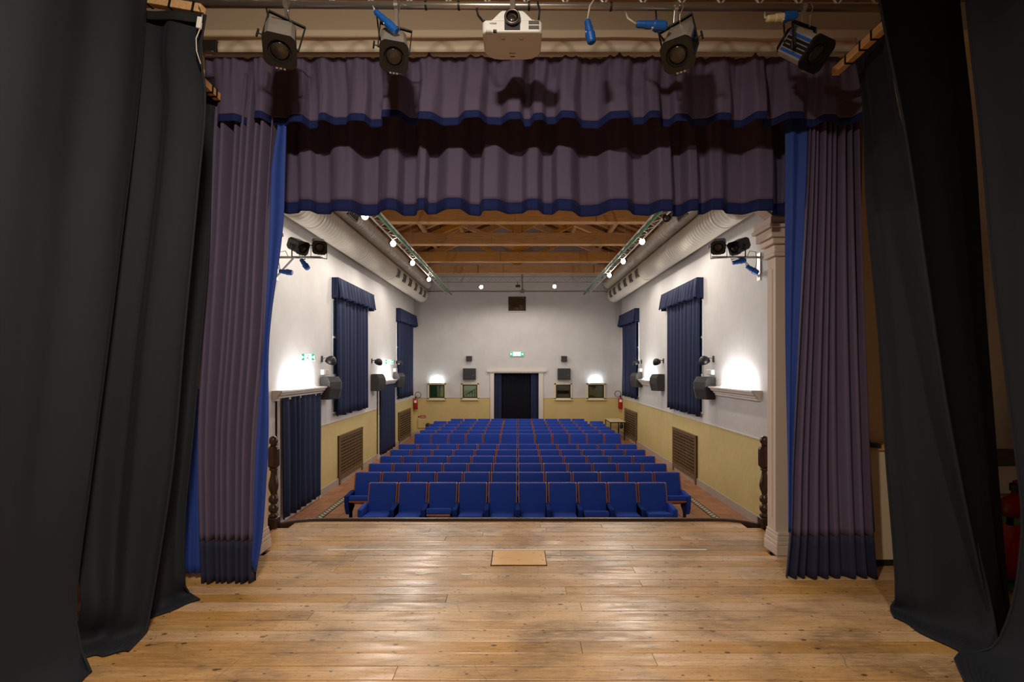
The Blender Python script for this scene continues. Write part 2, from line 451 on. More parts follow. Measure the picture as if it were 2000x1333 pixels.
# proscenium wall with elliptical arch on capitals
PX, PY0, PY1 = 2.625, 4.95, 5.11
mb = MB()
for sg in (-1, 1):
    mb.box(min(sg * PX, sg * (WX + .3)), max(sg * PX, sg * (WX + .3)), PY0, PY1, FL, 3.36)
pts = [(PX * math.cos(t), 3.36 + .47 * math.sin(t)) for t in np.linspace(0, math.pi, 33)]
for i in range(32):
    (xa, za), (xb, zb) = pts[i], pts[i + 1]
    mb.add([(xa, PY0, za), (xb, PY0, zb), (xb, PY0, TIE + 2.8), (xa, PY0, TIE + 2.8), (xa, PY1, za), (xb, PY1, zb), (xb, PY1, TIE + 2.8), (xa, PY1, TIE + 2.8)],
           [(0, 1, 2, 3), (5, 4, 7, 6), (0, 4, 5, 1)])
for sg in (-1, 1):
    mb.box(min(sg * PX, sg * (WX + .3)), max(sg * PX, sg * (WX + .3)), PY0, PY1, 3.36, TIE + 2.8)
pros = struct(mb.build('wall_proscenium', PILLAR))
# capitals and plinths, mouldings running round the pillar head
for sg in (-1, 1):
    steps = [(3.02, 3.06, .03), (3.06, 3.14, .02), (3.14, 3.20, .055), (3.20, 3.29, .085), (3.29, 3.33, .115), (3.33, 3.40, .10)]
    for z0, z1, d in steps:
        MB().box(min(sg * (PX - d), sg * (PX + .5)), max(sg * (PX - d), sg * (PX + .5)), PY0 - d, PY1 + d, z0, z1).build('capital_moulding', PILLAR, pros, bev=.008)
    for z0, z1, d in [(0, .10, .035), (.10, .14, .028), (.14, .19, .018), (.19, .22, .01)]:
        MB().box(min(sg * (PX - d), sg * (PX + .5)), max(sg * (PX - d), sg * (PX + .5)), PY0 - d - .05, PY1 + .01, z0, z1).build('plinth_moulding', PILLAR, pros, bev=.008)
    mb = MB().box(min(sg * (PX - .006), sg * PX), max(sg * (PX - .006), sg * PX), PY1 - .1, PY1 - .06, .35, 2.9)
    mb.build('reveal_bead', PILLAR, pros)

# stage house: side walls, back wall, ceiling, upper lintel beam
SW = 5.0
for side, sg in (('stage_left', -1), ('stage_right', 1)):
    struct(MB().box(min(sg * SW, sg * (SW + .2)), max(sg * SW, sg * (SW + .2)), -3.2, PY0, -.2, 5.8).build('wall_' + side, STAGEWALL))
struct(MB().box(-SW - .2, SW + .2, -3.4, -3.2, -.2, 5.8).build('wall_stage_back', DARKROOM))
struct(MB().box(-SW - .2, SW + .2, -3.4, PY0, 5.6, 5.8).build('ceiling_stage', ROOFWOOD))
struct(MB().box(-SW, SW, 4.5, PY0, Z_(80, 4.5), Z_(57, 4.5)).build('trim_lintel_beam', STAGEWALL, bev=.01))

# stage-side face of the proscenium wall is painted beige
mb = MB()
for sg in (-1, 1): mb.box(min(sg * 3.2, sg * SW), max(sg * 3.2, sg * SW), PY0 - .012, PY0, 0, 5.6)
mb.box(-3.2, 3.2, PY0 - .012, PY0, 4.2, 5.6)
struct(mb.build('wall_proscenium_stage_side', STAGEWALL))

# stage floor: sub-floor and single boards
mb = MB(); mb.box(-SW, SW, -3.2, PY1, -.3, -.03); mb.box(-2.95, 2.95, PY1, 5.78, -.3, -.03); mb.box(-2.6, 2.6, 5.78, 5.92, -.3, -.03)
stage_floor = struct(mb.build('floor_stage', RIM))
struct(MB().box(-2.7, 2.7, 5.86, 5.93, FL, -.05).build('wall_stage_front', DARKWOOD))
rb = random.Random(3)
y = -3.15; BW = 0.1385
while y < 5.95 - 1e-6:
    y1 = min(y + BW, 5.955)
    lim = SW - .02 if y1 < PY0 else (2.55 if y1 < PY1 + .02 else (2.93 if y1 < 5.70 else (2.86 if y1 < 5.84 else 2.70)))
    cuts = [-lim, lim]
    if y > 2.2:
        k = rb.choice([1, 2, 2, 3])
        cs = sorted(rb.uniform(-lim * .85, lim * .85) for _ in range(k))
        cuts = [-lim] + [c for i, c in enumerate(cs) if i == 0 or c - cs[i - 1] > .5] + [lim]
    for a, b in zip(cuts[:-1], cuts[1:]):
        dz = rb.uniform(-.0012, .0012)
        MB().box(a + .0012, b - .0012, y + .0025, y1 - .0025, -.028, dz).build('board', BOARD, stage_floor, bev=.002, seg=1)
    y += BW
o = MB().box(X_(960, 4.64), X_(1067, 4.64), 4.64, 5.0, .0005, .006).build('trap_panel', TRAP, stage_floor)
MB().box(X_(958, 4.63), X_(1069, 4.63), 4.63, 4.64, .0005, .004).build('trap_gap', RADDARK, stage_floor)
for px in (958.2, 1066.5): MB().box(X_(px, 4.64), X_(px, 4.64) + .01, 4.63, 5.0, .0005, .005).build('trap_gap', RADDARK, stage_floor)
mb = MB(); mb.box(X_(640, 5.03), X_(1380, 5.03), 5.018, 5.045, .001, .004)
tag(mb.build('floor_tape', TAPE), 'white tape line across the stage boards behind the trap panel', 'tape')
for (px, py), lb in (((822, 1122), 'left of the pair of torn white tape scraps on the stage boards'), ((912, 1123), 'right of the pair of torn white tape scraps with a black nick on the boards')):
    p = at(px, py, F * H / (py - VY)); q = MB()
    q.prism([(-.05, -.012), (.02, -.018), (.06, .0), (.045, .016), (-.05, .014)], .001, .003, T(p[0], p[1], 0))
    tag(q.build('tape_scrap', TAPE), lb, 'tape')
# dark moulding along the curved stage edge
mb = MB()
path = [(-2.93, 5.74), (-2.86, 5.79), (-2.78, 5.86), (-2.68, 5.92), (-2.55, 5.96), (-2.35, 5.98), (2.35, 5.98), (2.55, 5.96), (2.68, 5.92), (2.78, 5.86), (2.86, 5.79), (2.93, 5.74)]
vs = []; fs = []
for i, (x, yy) in enumerate(path):
    a = Vector(path[max(i - 1, 0)]); b = Vector(path[min(i + 1, len(path) - 1)]); d = (b - a).normalized(); nx, ny = -d.y, d.x
    for off, z in ((-.02, -.02), (-.02, .02), (-.008, .03), (.03, .03), (.04, .02), (.04, -.25)):
        vs.append((x + nx * off, yy + ny * off, z))
for i in range(len(path) - 1):
    for k in range(6):
        k2 = (k + 1) % 6; fs.append((i * 6 + k, i * 6 + k2, (i + 1) * 6 + k2, (i + 1) * 6 + k))
mb.add(vs, fs); struct(mb.build('trim_stage_edge', RIM))

# ------------------------------------------------------------------ roof of the hall
SL = .42
roof_z = lambda x: TIE + .35 + .42 + (WX - abs(x)) * SL
for side, sg in (('left', -1), ('right', 1)):
    mb = MB()
    a, b = (sg * (WX + .3), roof_z(WX + .3)), (0, roof_z(0))
    mb.add([(a[0], 5.1, a[1]), (b[0], 5.1, b[1]), (b[0], BY + .3, b[1]), (a[0], BY + .3, a[1]),
            (a[0], 5.1, a[1] + .15), (b[0], 5.1, b[1] + .15), (b[0], BY + .3, b[1] + .15), (a[0], BY + .3, a[1] + .15)],
           [(0, 1, 2, 3), (7, 6, 5, 4), (0, 4, 5, 1), (1, 5, 6, 2), (2, 6, 7, 3), (3, 7, 4, 0)])
    ceil = struct(mb.build('ceiling_' + side, ROOFPLANK))
    for x in (1.1, 2.3, 3.5):                                          # purlins
        z = roof_z(x) - .14
        MB().box(sg * x - .07, sg * x + .07, 5.2, BY, z - .09, z + .03).build('purlin', ROOFWOOD, ceil)
    rf = MB(); L_ = math.hypot(WX, WX * SL)
    rf.box(0, L_, -.035, .035, -.11, 0)
    r0 = rf.build('rafter', ROOFWOOD); first = True
    yy = 9.0
    while yy < BY - .2:
        o = r0 if first else bpy.data.objects.new('rafter', r0.data)
        if not first: COL.objects.link(o)
        first = False
        o.parent = ceil
        o.location = (sg * WX, yy, roof_z(WX) + .005)
        o.rotation_euler = (0, -math.atan(SL), 0) if sg < 0 else (0, -math.atan(SL), math.pi)
        yy += .55
TN = ['nearest the stage', 'second from the stage', 'third from the stage', 'fourth from the stage', 'nearest the back wall']
for i, d in enumerate((11.1, 13.57, 16.03, 18.67, 21.0)):
    t = thing('roof_truss', (0, d, TIE), 'brown timber king post roof truss across the hall, ' + TN[i], 'roof truss', 'timber roof trusses')
    MB().box(-WX - .05, WX + .05, d - .14, d + .14, TIE, TIE + .37).build('tie_beam', ROOFWOOD, t, bev=.012)
    MB().box(-.14, .14, d - .11, d + .11, TIE + .37, roof_z(0) - .2).build('king_post', ROOFWOOD, t, bev=.01)
    for sg in (-1, 1):
        MB().bar((sg * (WX - .1), d, TIE + .48), (sg * .1, d, TIE + .48 + (WX - .2) * SL), .2, .22).build('principal_rafter', ROOFWOOD, t, bev=.01)
        MB().bar((sg * .12, d, TIE + .5), (sg * 2.15, d, TIE + .42 + 2.5 * SL), .16, .16).build('strut', ROOFWOOD, t, bev=.01)

# ------------------------------------------------------------------ cloth
def make_folds(length, wmin, wmax, seed, amin=.5, sharp=1.0):
    r = random.Random(seed); xs = [-.3]; s = 1; vals = [s * r.uniform(amin, 1)]
    while xs[-1] < length + .3:
        xs.append(xs[-1] + r.uniform(wmin, wmax)); s = -s; vals.append(s * r.uniform(amin, 1))
    xs = np.array(xs); vals = np.array(vals)
    def f(q, sharp=sharp):
        q = np.asarray(q); i = np.clip(np.searchsorted(xs, q) - 1, 0, len(xs) - 2)
        t = (q - xs[i]) / (xs[i + 1] - xs[i]); t = np.clip((t - .5) * sharp + .5, 0, 1); t = (1 - np.cos(np.pi * t)) / 2
        return vals[i] * (1 - t) + vals[i + 1] * t
    return f

def crspline(K, V, q):
    """monotone-ish cubic through (K, V) evaluated at q; V is (n, m)"""
    K = np.asarray(K, float); V = np.asarray(V, float); n = len(K)
    D = np.zeros_like(V)
    for i in range(n):
        a, b = max(i - 1, 0), min(i + 1, n - 1); D[i] = (V[b] - V[a]) / (K[b] - K[a])
    i = np.clip(np.searchsorted(K, q) - 1, 0, n - 2); h = (K[i + 1] - K[i])[:, None]; t = ((q - K[i]) / (K[i + 1] - K[i]))[:, None]
    return (2 * t**3 - 3 * t**2 + 1) * V[i] + (t**3 - 2 * t**2 + t) * h * D[i] + (-2 * t**3 + 3 * t**2) * V[i + 1] + (t**3 - t**2) * h * D[i + 1]

def cloth_grid(rows, nu, nv, fold, length, amp, shear=0.0, seed=1, curve=0.0, side=1.0, gather=None):
    """rows: (xl, yl, zl, xr, yr, zr) from top to bottom. returns points (nv+1, nu+1, 3) and v in 0..1"""
    R = np.array(rows, float); K = [0.0]
    for i in range(1, len(R)): K.append(K[-1] + max(1e-4, np.linalg.norm(R[i, :3] - R[i - 1, :3]) / 2 + np.linalg.norm(R[i, 3:] - R[i - 1, 3:]) / 2))
    K = np.array(K) / K[-1]
    v = np.linspace(0, 1, nv + 1); E = crspline(K, R, v)
    u = np.linspace(0, 1, nu + 1)
    P = E[:, None, :3] * (1 - u)[None, :, None] + E[:, None, 3:] * u[None, :, None]
    d = E[:, 3:5] - E[:, :2]; d /= np.maximum(1e-6, np.linalg.norm(d, axis=1))[:, None]
    nrm = np.stack([d[:, 1], -d[:, 0]], 1) * side
    q = u[None, :] * length + shear * (v[:, None] - .5) + .01 * np.sin(5 * v[:, None] + 9 * u[None, :])
    A = np.array([amp(t) for t in v])
    dep = A[:, None] * fold(q) + curve * np.sin(np.pi * u)[None, :]
    # folds also crowd sideways a little
    lat = A[:, None] * .35 * fold(q * 1.7 + 3.1)
    P[:, :, 0] += dep * nrm[:, 0][:, None] + lat * d[:, 0][:, None] * np.sin(np.pi * u)[None, :]
    P[:, :, 1] += dep * nrm[:, 1][:, None] + lat * d[:, 1][:, None] * np.sin(np.pi * u)[None, :]
    return P, K

def sheet(name, P, mt, parent=None, thick=.006, local=False):
    h, w_ = P.shape[:2]
    me = bpy.data.meshes.new(name)
    vs = P.reshape(-1, 3)
    idx = np.arange(h * w_).reshape(h, w_)
    fs = np.stack([idx[:-1, :-1], idx[1:, :-1], idx[1:, 1:], idx[:-1, 1:]], -1).reshape(-1, 4)
    me.from_pydata(vs.tolist(), [], fs.tolist()); me.update(); me.materials.append(mt)
    me.polygons.foreach_set('use_smooth', [True] * len(me.polygons))
    o = bpy.data.objects.new(name, me); COL.objects.link(o)
    if thick:
        m_ = o.modifiers.new('cloth_thickness', 'SOLIDIFY'); m_.thickness = thick; m_.offset = 0
    if parent is not None: put(o, parent, local)
    return o

def prow(py, pl, Yl, pr, Yr, pyr=None):
    a = at(pl, py, Yl); b = at(pr, py if pyr is None else pyr, Yr)
    return a + b

# main drapes -------------------------------------------------------
YL = 4.27
t = thing('stage_drape', (-2.6, YL, 0), 'purple main stage drape with navy hem and blue lining, drawn to the left', 'curtain', 'main stage drapes')
rows = [prow(150, 418, YL, 548, YL), prow(240, 413, YL, 540, YL), prow(450, 404, YL, 527, YL), prow(660, 391, YL, 517, YL), prow(850, 383, YL, 502, YL), prow(1048, 387, YL, 497, YL), prow(1138, 391, YL, 496, YL)]
G, K = cloth_grid(rows, 170, 60, make_folds(1, .04, .085, 11, .55, 1.5), 1.0, lambda v: .09 - .045 * v * v, shear=.05)
k = int(round(K[-2] * 60)); G[:, :, 2] = np.maximum(G[:, :, 2], .006)
sheet('drape_cloth', G[:k + 1], PURPLE, t); sheet('hem_band', G[k:], NAVYBAND, t)
rows = [prow(150, 549, YL - .02, 562, YL), prow(240, 543, YL - .02, 560, YL), prow(320, 531, YL - .02, 558, YL), prow(450, 526, YL - .02, 553, YL), prow(660, 516, YL - .02, 526, YL), prow(850, 501, YL - .02, 525, YL), prow(1000, 495, YL - .02, 517, YL), prow(1060, 494, YL - .02, 511, YL), prow(1112, 489, YL - .02, 500, YL, 1118)]
G, K = cloth_grid(rows, 16, 50, make_folds(1, .3, .6, 5), 1.0, lambda v: .012)
sheet('blue_lining', G, BLUEVELVET, t)
rows = [prow(760, 366, YL + .12, 396, YL + .12), prow(900, 361, YL + .1, 392, YL + .1), prow(1120, 357, YL + .06, 392, YL + .06)]
G, K = cloth_grid(rows, 40, 20, make_folds(1, .12, .25, 8), 1.0, lambda v: .025); G[:, :, 2] = np.maximum(G[:, :, 2], .006)
sheet('blue_lining', G, BLUEVELVET, t)

YR = 4.36
t = thing('stage_drape', (2.8, YR, 0), 'purple main stage drape with navy hem and blue edge, drawn to the right', 'curtain', 'main stage drapes')
rows = [prow(150, 1573, YR, 1668, YR), prow(300, 1573, YR, 1668, YR), prow(640, 1557, YR, 1679, YR), prow(900, 1544, YR, 1693, YR), prow(1042, 1541, YR, 1703, YR), prow(1128, 1534, YR, 1713, YR)]
G, K = cloth_grid(rows, 170, 60, make_folds(1, .045, .09, 21, .55, 1.5), 1.0, lambda v: .085 - .04 * v * v, shear=.04)
k = int(round(K[-2] * 60)); G[:, :, 2] = np.maximum(G[:, :, 2], .006)
sheet('drape_cloth', G[:k + 1], PURPLE, t); sheet('hem_band', G[k:], NAVYBAND, t)
rows = [prow(150, 1535, YR - .02, 1575, YR - .03), prow(300, 1535, YR - .02, 1575, YR - .03), prow(640, 1535, YR - .02, 1559, YR - .03), prow(900, 1539, YR - .02, 1547, YR - .03), prow(1040, 1540, YR - .02, 1545, YR - .03)]
G, K = cloth_grid(rows, 24, 50, make_folds(1, .3, .5, 15), 1.0, lambda v: .018)
sheet('blue_lining', G, BLUEVELVET, t)
rows = [prow(740, 1682, YR - .02, 1688, YR), prow(900, 1692, YR - .02, 1700, YR), prow(1040, 1701, YR - .02, 1709, YR)]
G, K = cloth_grid(rows, 8, 20, make_folds(1, .3, .5, 16), 1.0, lambda v: .006)
sheet('blue_lining', G, BLUEVELVET, t)

# valances ------------------------------------------------------------
def valance(label, Y, ytop, ytrim, ybot, pl, pr, fw, seed, amp0, amp1):
    t = thing('stage_valance', (0, Y, Z_(ybot, Y)), label, 'valance', 'purple valances over the stage opening')
    rows = [prow(ytop, pl, Y, pr, Y), prow(ytrim, pl, Y, pr, Y), prow(ybot, pl, Y, pr, Y)]
    L_ = X_(pr, Y) - X_(pl, Y); nu = 520
    big = make_folds(L_, fw[0], fw[1], seed, .35, 2.1); fine = make_folds(L_, .03, .06, seed + 1)
    f = lambda q: big(q) + .0 * q
    G, K = cloth_grid(rows, nu, 36, f, L_, lambda v: amp0 + (amp1 - amp0) * v)
    v = np.linspace(0, 1, 37); u = np.linspace(0, L_, nu + 1)
    G[:, :, 1] += (fine(u)[None, :] * (.018 * np.exp(-4 * v))[:, None])
    G[:, :, 2] += (.012 * make_folds(L_, .2, .5, seed + 3)(u))[None, :] * (v ** 2)[:, None]
    k = int(round(K[1] * 36))
    MB().box(X_(pl, Y), X_(pr, Y), Y, Y + .03, Z_(ytop, Y) - .03, Z_(ytop, Y)).build('valance_batten', BATTEN, t) if Y > 4.5 else None
    for q in ((-1.8, 0, 1.8, 3.0) if Y > 4.5 else ()): MB().box(q - .03, q + .03, Y + .03, PY0, Z_(ytop, Y) - .03, Z_(ytop, Y)).build('batten_bracket', BLACKM, t)
    sheet('valance_cloth', G[:k + 1], PURPLE, t); sheet('blue_trim', G[k:], TRIMBLUE, t)
    return t
valance('short gathered purple valance with blue trim hanging from the white rod', 4.2, 110, 224, 240, 397, 1692, (.05, .24), 31, .035, .09)
valance('lower dark purple valance with navy trim hanging behind the short one', 4.62, 150, 397, 416, 535, 1692, (.06, .30), 47, .07, .10)
# rod, rolled canvas
t = thing('curtain_rod', (0, 4.17, Z_(106, 4.17)), 'white curtain rod carrying the short purple valance', 'rod')
MB().tube([(X_(398, 4.17), 4.17, Z_(107, 4.17)), (X_(1700, 4.17), 4.17, Z_(106, 4.17))], .019, 12).build('rod_tube', PLASTER, t, smooth=True)
MB().lathe([(.026, -.03), (.026, .03)], 12, T(*at(410, 106, 4.17)) @ roty(math.pi / 2)).build('rod_bracket', STEEL, t)
G, K = cloth_grid([prow(76, 425, 4.5, 1672, 4.5), prow(94, 425, 4.36, 1672, 4.36), prow(108, 425, 4.42, 1672, 4.42)], 200, 12, make_folds(5.6, .2, .6, 77), 5.6, lambda v: .012)
tag(sheet('rolled_canvas', G, CANVAS, thick=.02), 'beige rolled canvas above the short valance, behind the rod', 'canvas')
tag(MB().box(X_(398, 4.4), X_(425, 4.4), 4.38, 4.46, Z_(105, 4.4), Z_(80, 4.4)).build('canvas_end_box', BLACKP, bev=.006), 'small black box at the left end of the rolled canvas', 'box')

# black legs (masking curtains) ----------------------------------------
def leg(label, rows, nu, nv, fw, seed, amp0, length, shear=0.0, side=1.0, curve=0.0, extra=None, mt=None):
    R = np.array(rows)
    amp = lambda v: amp0(v) * (1.0 if v < .75 else 1.0 - 2.6 * (v - .75))
    t = thing('black_leg_curtain', (float(R[-1, 0]), float(R[-1, 1]), 0), label, 'curtain', 'black stage leg curtains')
    G, K = cloth_grid(rows, nu, nv, make_folds(length, fw[0], fw[1], seed), length, amp, shear=shear, side=side, curve=curve)
    G[:, :, 2] = np.maximum(G[:, :, 2], .008 + .004 * np.abs(np.sin(np.arange(G.shape[1]) * .7))[None, :])
    sheet('curtain_cloth', G, mt or BLACKCLOTH, t, .008)
    if extra is not None:
        # sewn edge seam along one border
        c = G[:, extra]; m = MB(); m.tube([tuple(p) for p in c[::2]], .009, 6); m.build('edge_seam', BLACKCLOTH, t, smooth=True)
    return t

def fl(px, py): return F * H / (py - VY)         # depth of a stage floor point seen at row py
def frow(px, py, px2, py2):                      # a row lying on the floor
    return at(px, py, fl(px, py))[:2] + (.01,) + at(px2, py2, fl(px2, py2))[:2] + (.01,)
# left, nearest
leg('widest black leg curtain, nearest on the left edge of the stage', [
    (-2.5, 1.2, 5.0, -2.62, 3.45, 5.0), (-2.5, 1.2, 4.3, -2.62, 3.45, 4.3), (-2.62, 1.2, 2.6, -2.66, 3.27, 2.6), (-2.72, 1.2, 1.2, -2.74, 3.16, 1.2),
    (-2.78, 1.2, .35, -2.80, 3.10, .35), (-2.76, 1.2, .08, -2.74, 3.08, .07), (-2.66, 1.2, .01, -2.62, 3.0, .01)],
    150, 60, (.22, .5), 5, lambda v: .055 + .02 * v, 2.3, side=1, extra=-1)
# left, second
leg('black leg curtain with bright vertical sheen, second on the left', [
    prow(24, 215, 3.5, 398, 3.40, 26), prow(100, 215, 3.5, 388, 3.42), prow(190, 215, 3.48, 398, 3.46), prow(371, 205, 3.46, 383, 3.5), prow(640, 175, 3.42, 358, 3.52),
    prow(900, 150, 3.36, 337, 3.54), prow(1080, 148, 3.3, 312, 3.52), prow(1190, 158, 3.24, 292, 3.48, 1195), frow(135, 1262, 282, 1242), frow(128, 1296, 250, 1275)],
    110, 70, (.16, .34), 9, lambda v: .03 + .03 * v, 1.0, shear=.08, extra=-1)
bandG, _ = cloth_grid([prow(20, 285, 3.43, 397, 3.37, 24), prow(36, 285, 3.43, 395, 3.37, 44)], 40, 6, make_folds(1, .3, .5, 3), 1.0, lambda v: .01)
sheet('top_band', bandG, BLACKP, bpy.data.objects['black_leg_curtain.001'], .004)
# left, farthest
leg('narrow black leg curtain with flared hem beside the left purple drape', [
    prow(150, 330, 4.0, 424, 4.22), prow(250, 330, 4.0, 414, 4.2), prow(500, 325, 3.95, 406, 4.12), prow(660, 318, 3.9, 392, 4.08), prow(860, 305, 3.84, 374, 4.02),
    prow(1010, 295, 3.78, 358, 3.98), prow(1130, 290, 3.72, 357, 3.95, 1135), frow(290, 1203, 368, 1163), frow(288, 1214, 388, 1174)],
    90, 60, (.2, .36), 13, lambda v: .015 + .025 * v, .75, extra=-1)
# right, farthest
leg('grey-black leg curtain beside the right purple drape', [
    prow(110, 1668, 4.02, 1728, 3.5, 30), prow(190, 1682, 4.0, 1752, 3.5), prow(396, 1690, 3.95, 1800, 3.48), prow(660, 1714, 3.88, 1838, 3.45), prow(900, 1729, 3.82, 1882, 3.42),
    prow(1080, 1745, 3.77, 1915, 3.4), prow(1170, 1750, 3.72, 1935, 3.38), frow(1738, 1192, 1950, 1268), frow(1746, 1210, 1900, 1292)],
    110, 64, (.22, .5), 17, lambda v: .015 + .035 * v, 1.1, extra=0)
# right, second
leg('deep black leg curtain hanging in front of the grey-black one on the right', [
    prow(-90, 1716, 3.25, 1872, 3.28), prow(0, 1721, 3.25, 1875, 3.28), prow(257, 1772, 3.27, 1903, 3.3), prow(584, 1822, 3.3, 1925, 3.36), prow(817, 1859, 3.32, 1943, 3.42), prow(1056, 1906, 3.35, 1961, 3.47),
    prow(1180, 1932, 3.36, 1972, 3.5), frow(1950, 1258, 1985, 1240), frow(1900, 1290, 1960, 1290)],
    80, 64, (.2, .4), 23, lambda v: .015 + .02 * v, .7, extra=0, mt=BLACKSHADE)
# right, nearest
leg('black leg curtain with pooled hem, nearest on the right edge of the stage', [
    prow(-120, 1880, 3.0, 2420, 2.1), prow(0, 1885, 3.0, 2420, 2.1), prow(297, 1916, 3.02, 2440, 2.15), prow(495, 1932, 3.04, 2450, 2.15), prow(822, 1969, 3.06, 2460, 2.15), prow(1000, 1989, 3.05, 2470, 2.15), prow(1100, 1984, 3.06, 2475, 2.15),
    prow(1200, 1966, 3.1, 2480, 2.15), prow(1270, 1930, 3.14, 2480, 2.15, 1400), frow(1864, 1284, 2400, 1560), frow(1882, 1335, 2300, 1600)],
    130, 70, (.3, .6), 29, lambda v: .02 + .04 * v, 1.5, extra=0)

# wooden battens carrying the legs
def batten(label, a, b, ties):
    a = Vector(a); b = Vector(b)
    t = thing('wooden_batten', tuple(a), label, 'batten', 'wooden battens above the leg curtains')
    MB().bar(a, b, .055, .06).build('timber', BATTEN, t, bev=.004)
    for s in ties:
        p = a.lerp(b, s); q = (b - a).normalized()
        M = T(*p) @ q.to_track_quat('X', 'Z').to_matrix().to_4x4()
        MB().box(-.008, .008, -.032, .032, -.035, .035, M).build('cable_tie', CABLE, t)
batten('pine batten with cable ties pointing at the right spotlight', at(1631, 141, 3.95), (at(1631, 141, 3.95)[0], 3.36, at(1631, 141, 3.95)[2]), (.28, .55, .75))
batten('short end of a pine batten beside the left purple valance', at(425, 190, 4.15), (at(425, 190, 4.15)[0] - .02, 3.62, at(425, 190, 4.15)[2] + .05), (.1, .2))
batten('pine batten along the top of the second left leg curtain', at(268, -2, 3.5), at(396, 20, 3.44), (.2, .55, .9))
t = thing('white_cable', at(395, 30, 3.4), 'thin white cable hanging off the left pine batten', 'cable')
MB().tube([at(388, 12, 3.4), at(396, 22, 3.38), at(394, 40, 3.37), at(390, 58, 3.37), at(383, 75, 3.37), at(384, 100, 3.37), at(392, 125, 3.38)], .004, 6).build('cable_run', GCABLE, t, smooth=True)
MB().bar(at(391, 34, 3.37), at(388, 56, 3.37), .022, .03).build('cable_plug', WHITEP, t, bev=.004)

# ------------------------------------------------------------------ stage truss and spotlights
TY = 3.6
def tz(px): return Z_(8 + (px - 400) * .006, TY)
t = thing('lighting_truss', (0, TY, tz(1011)), 'steel ladder truss across the top, carrying spotlights and projector', 'truss')
MB().tube([(X_(250, TY), TY, tz(250)), (X_(1780, TY), TY, tz(1780))], .0265, 14).build('lower_tube', STEEL, t, smooth=True)
MB().tube([(X_(250, TY), TY, tz(250) + .26), (X_(1780, TY), TY, tz(1780) + .26)], .0265, 14).build('upper_tube', STEEL, t, smooth=True)
px = 420
while px < 1760:
    MB().tube([(X_(px, TY), TY, tz(px) + .015), (X_(px + 38, TY), TY, tz(px + 38) + .24)], .008, 6).build('brace', ALU, t)
    MB().tube([(X_(px + 38, TY), TY, tz(px + 38) + .24), (X_(px + 76, TY), TY, tz(px + 76) + .015)], .008, 6).build('brace', ALU, t)
    px += 76
for px in (832, 896, 1033, 1193): MB().lathe([(.031, -.008), (.031, .008)], 12, T(X_(px, TY), TY, tz(px)) @ roty(math.pi / 2)).build('black_tape', CABLE, t)

def oct_poly(w_, h_, c):
    return [(-w_ + c, -h_), (w_ - c, -h_), (w_, -h_ + c), (w_, h_ - c), (w_ - c, h_), (-w_ + c, h_), (-w_, h_ - c), (-w_, -h_ + c)]

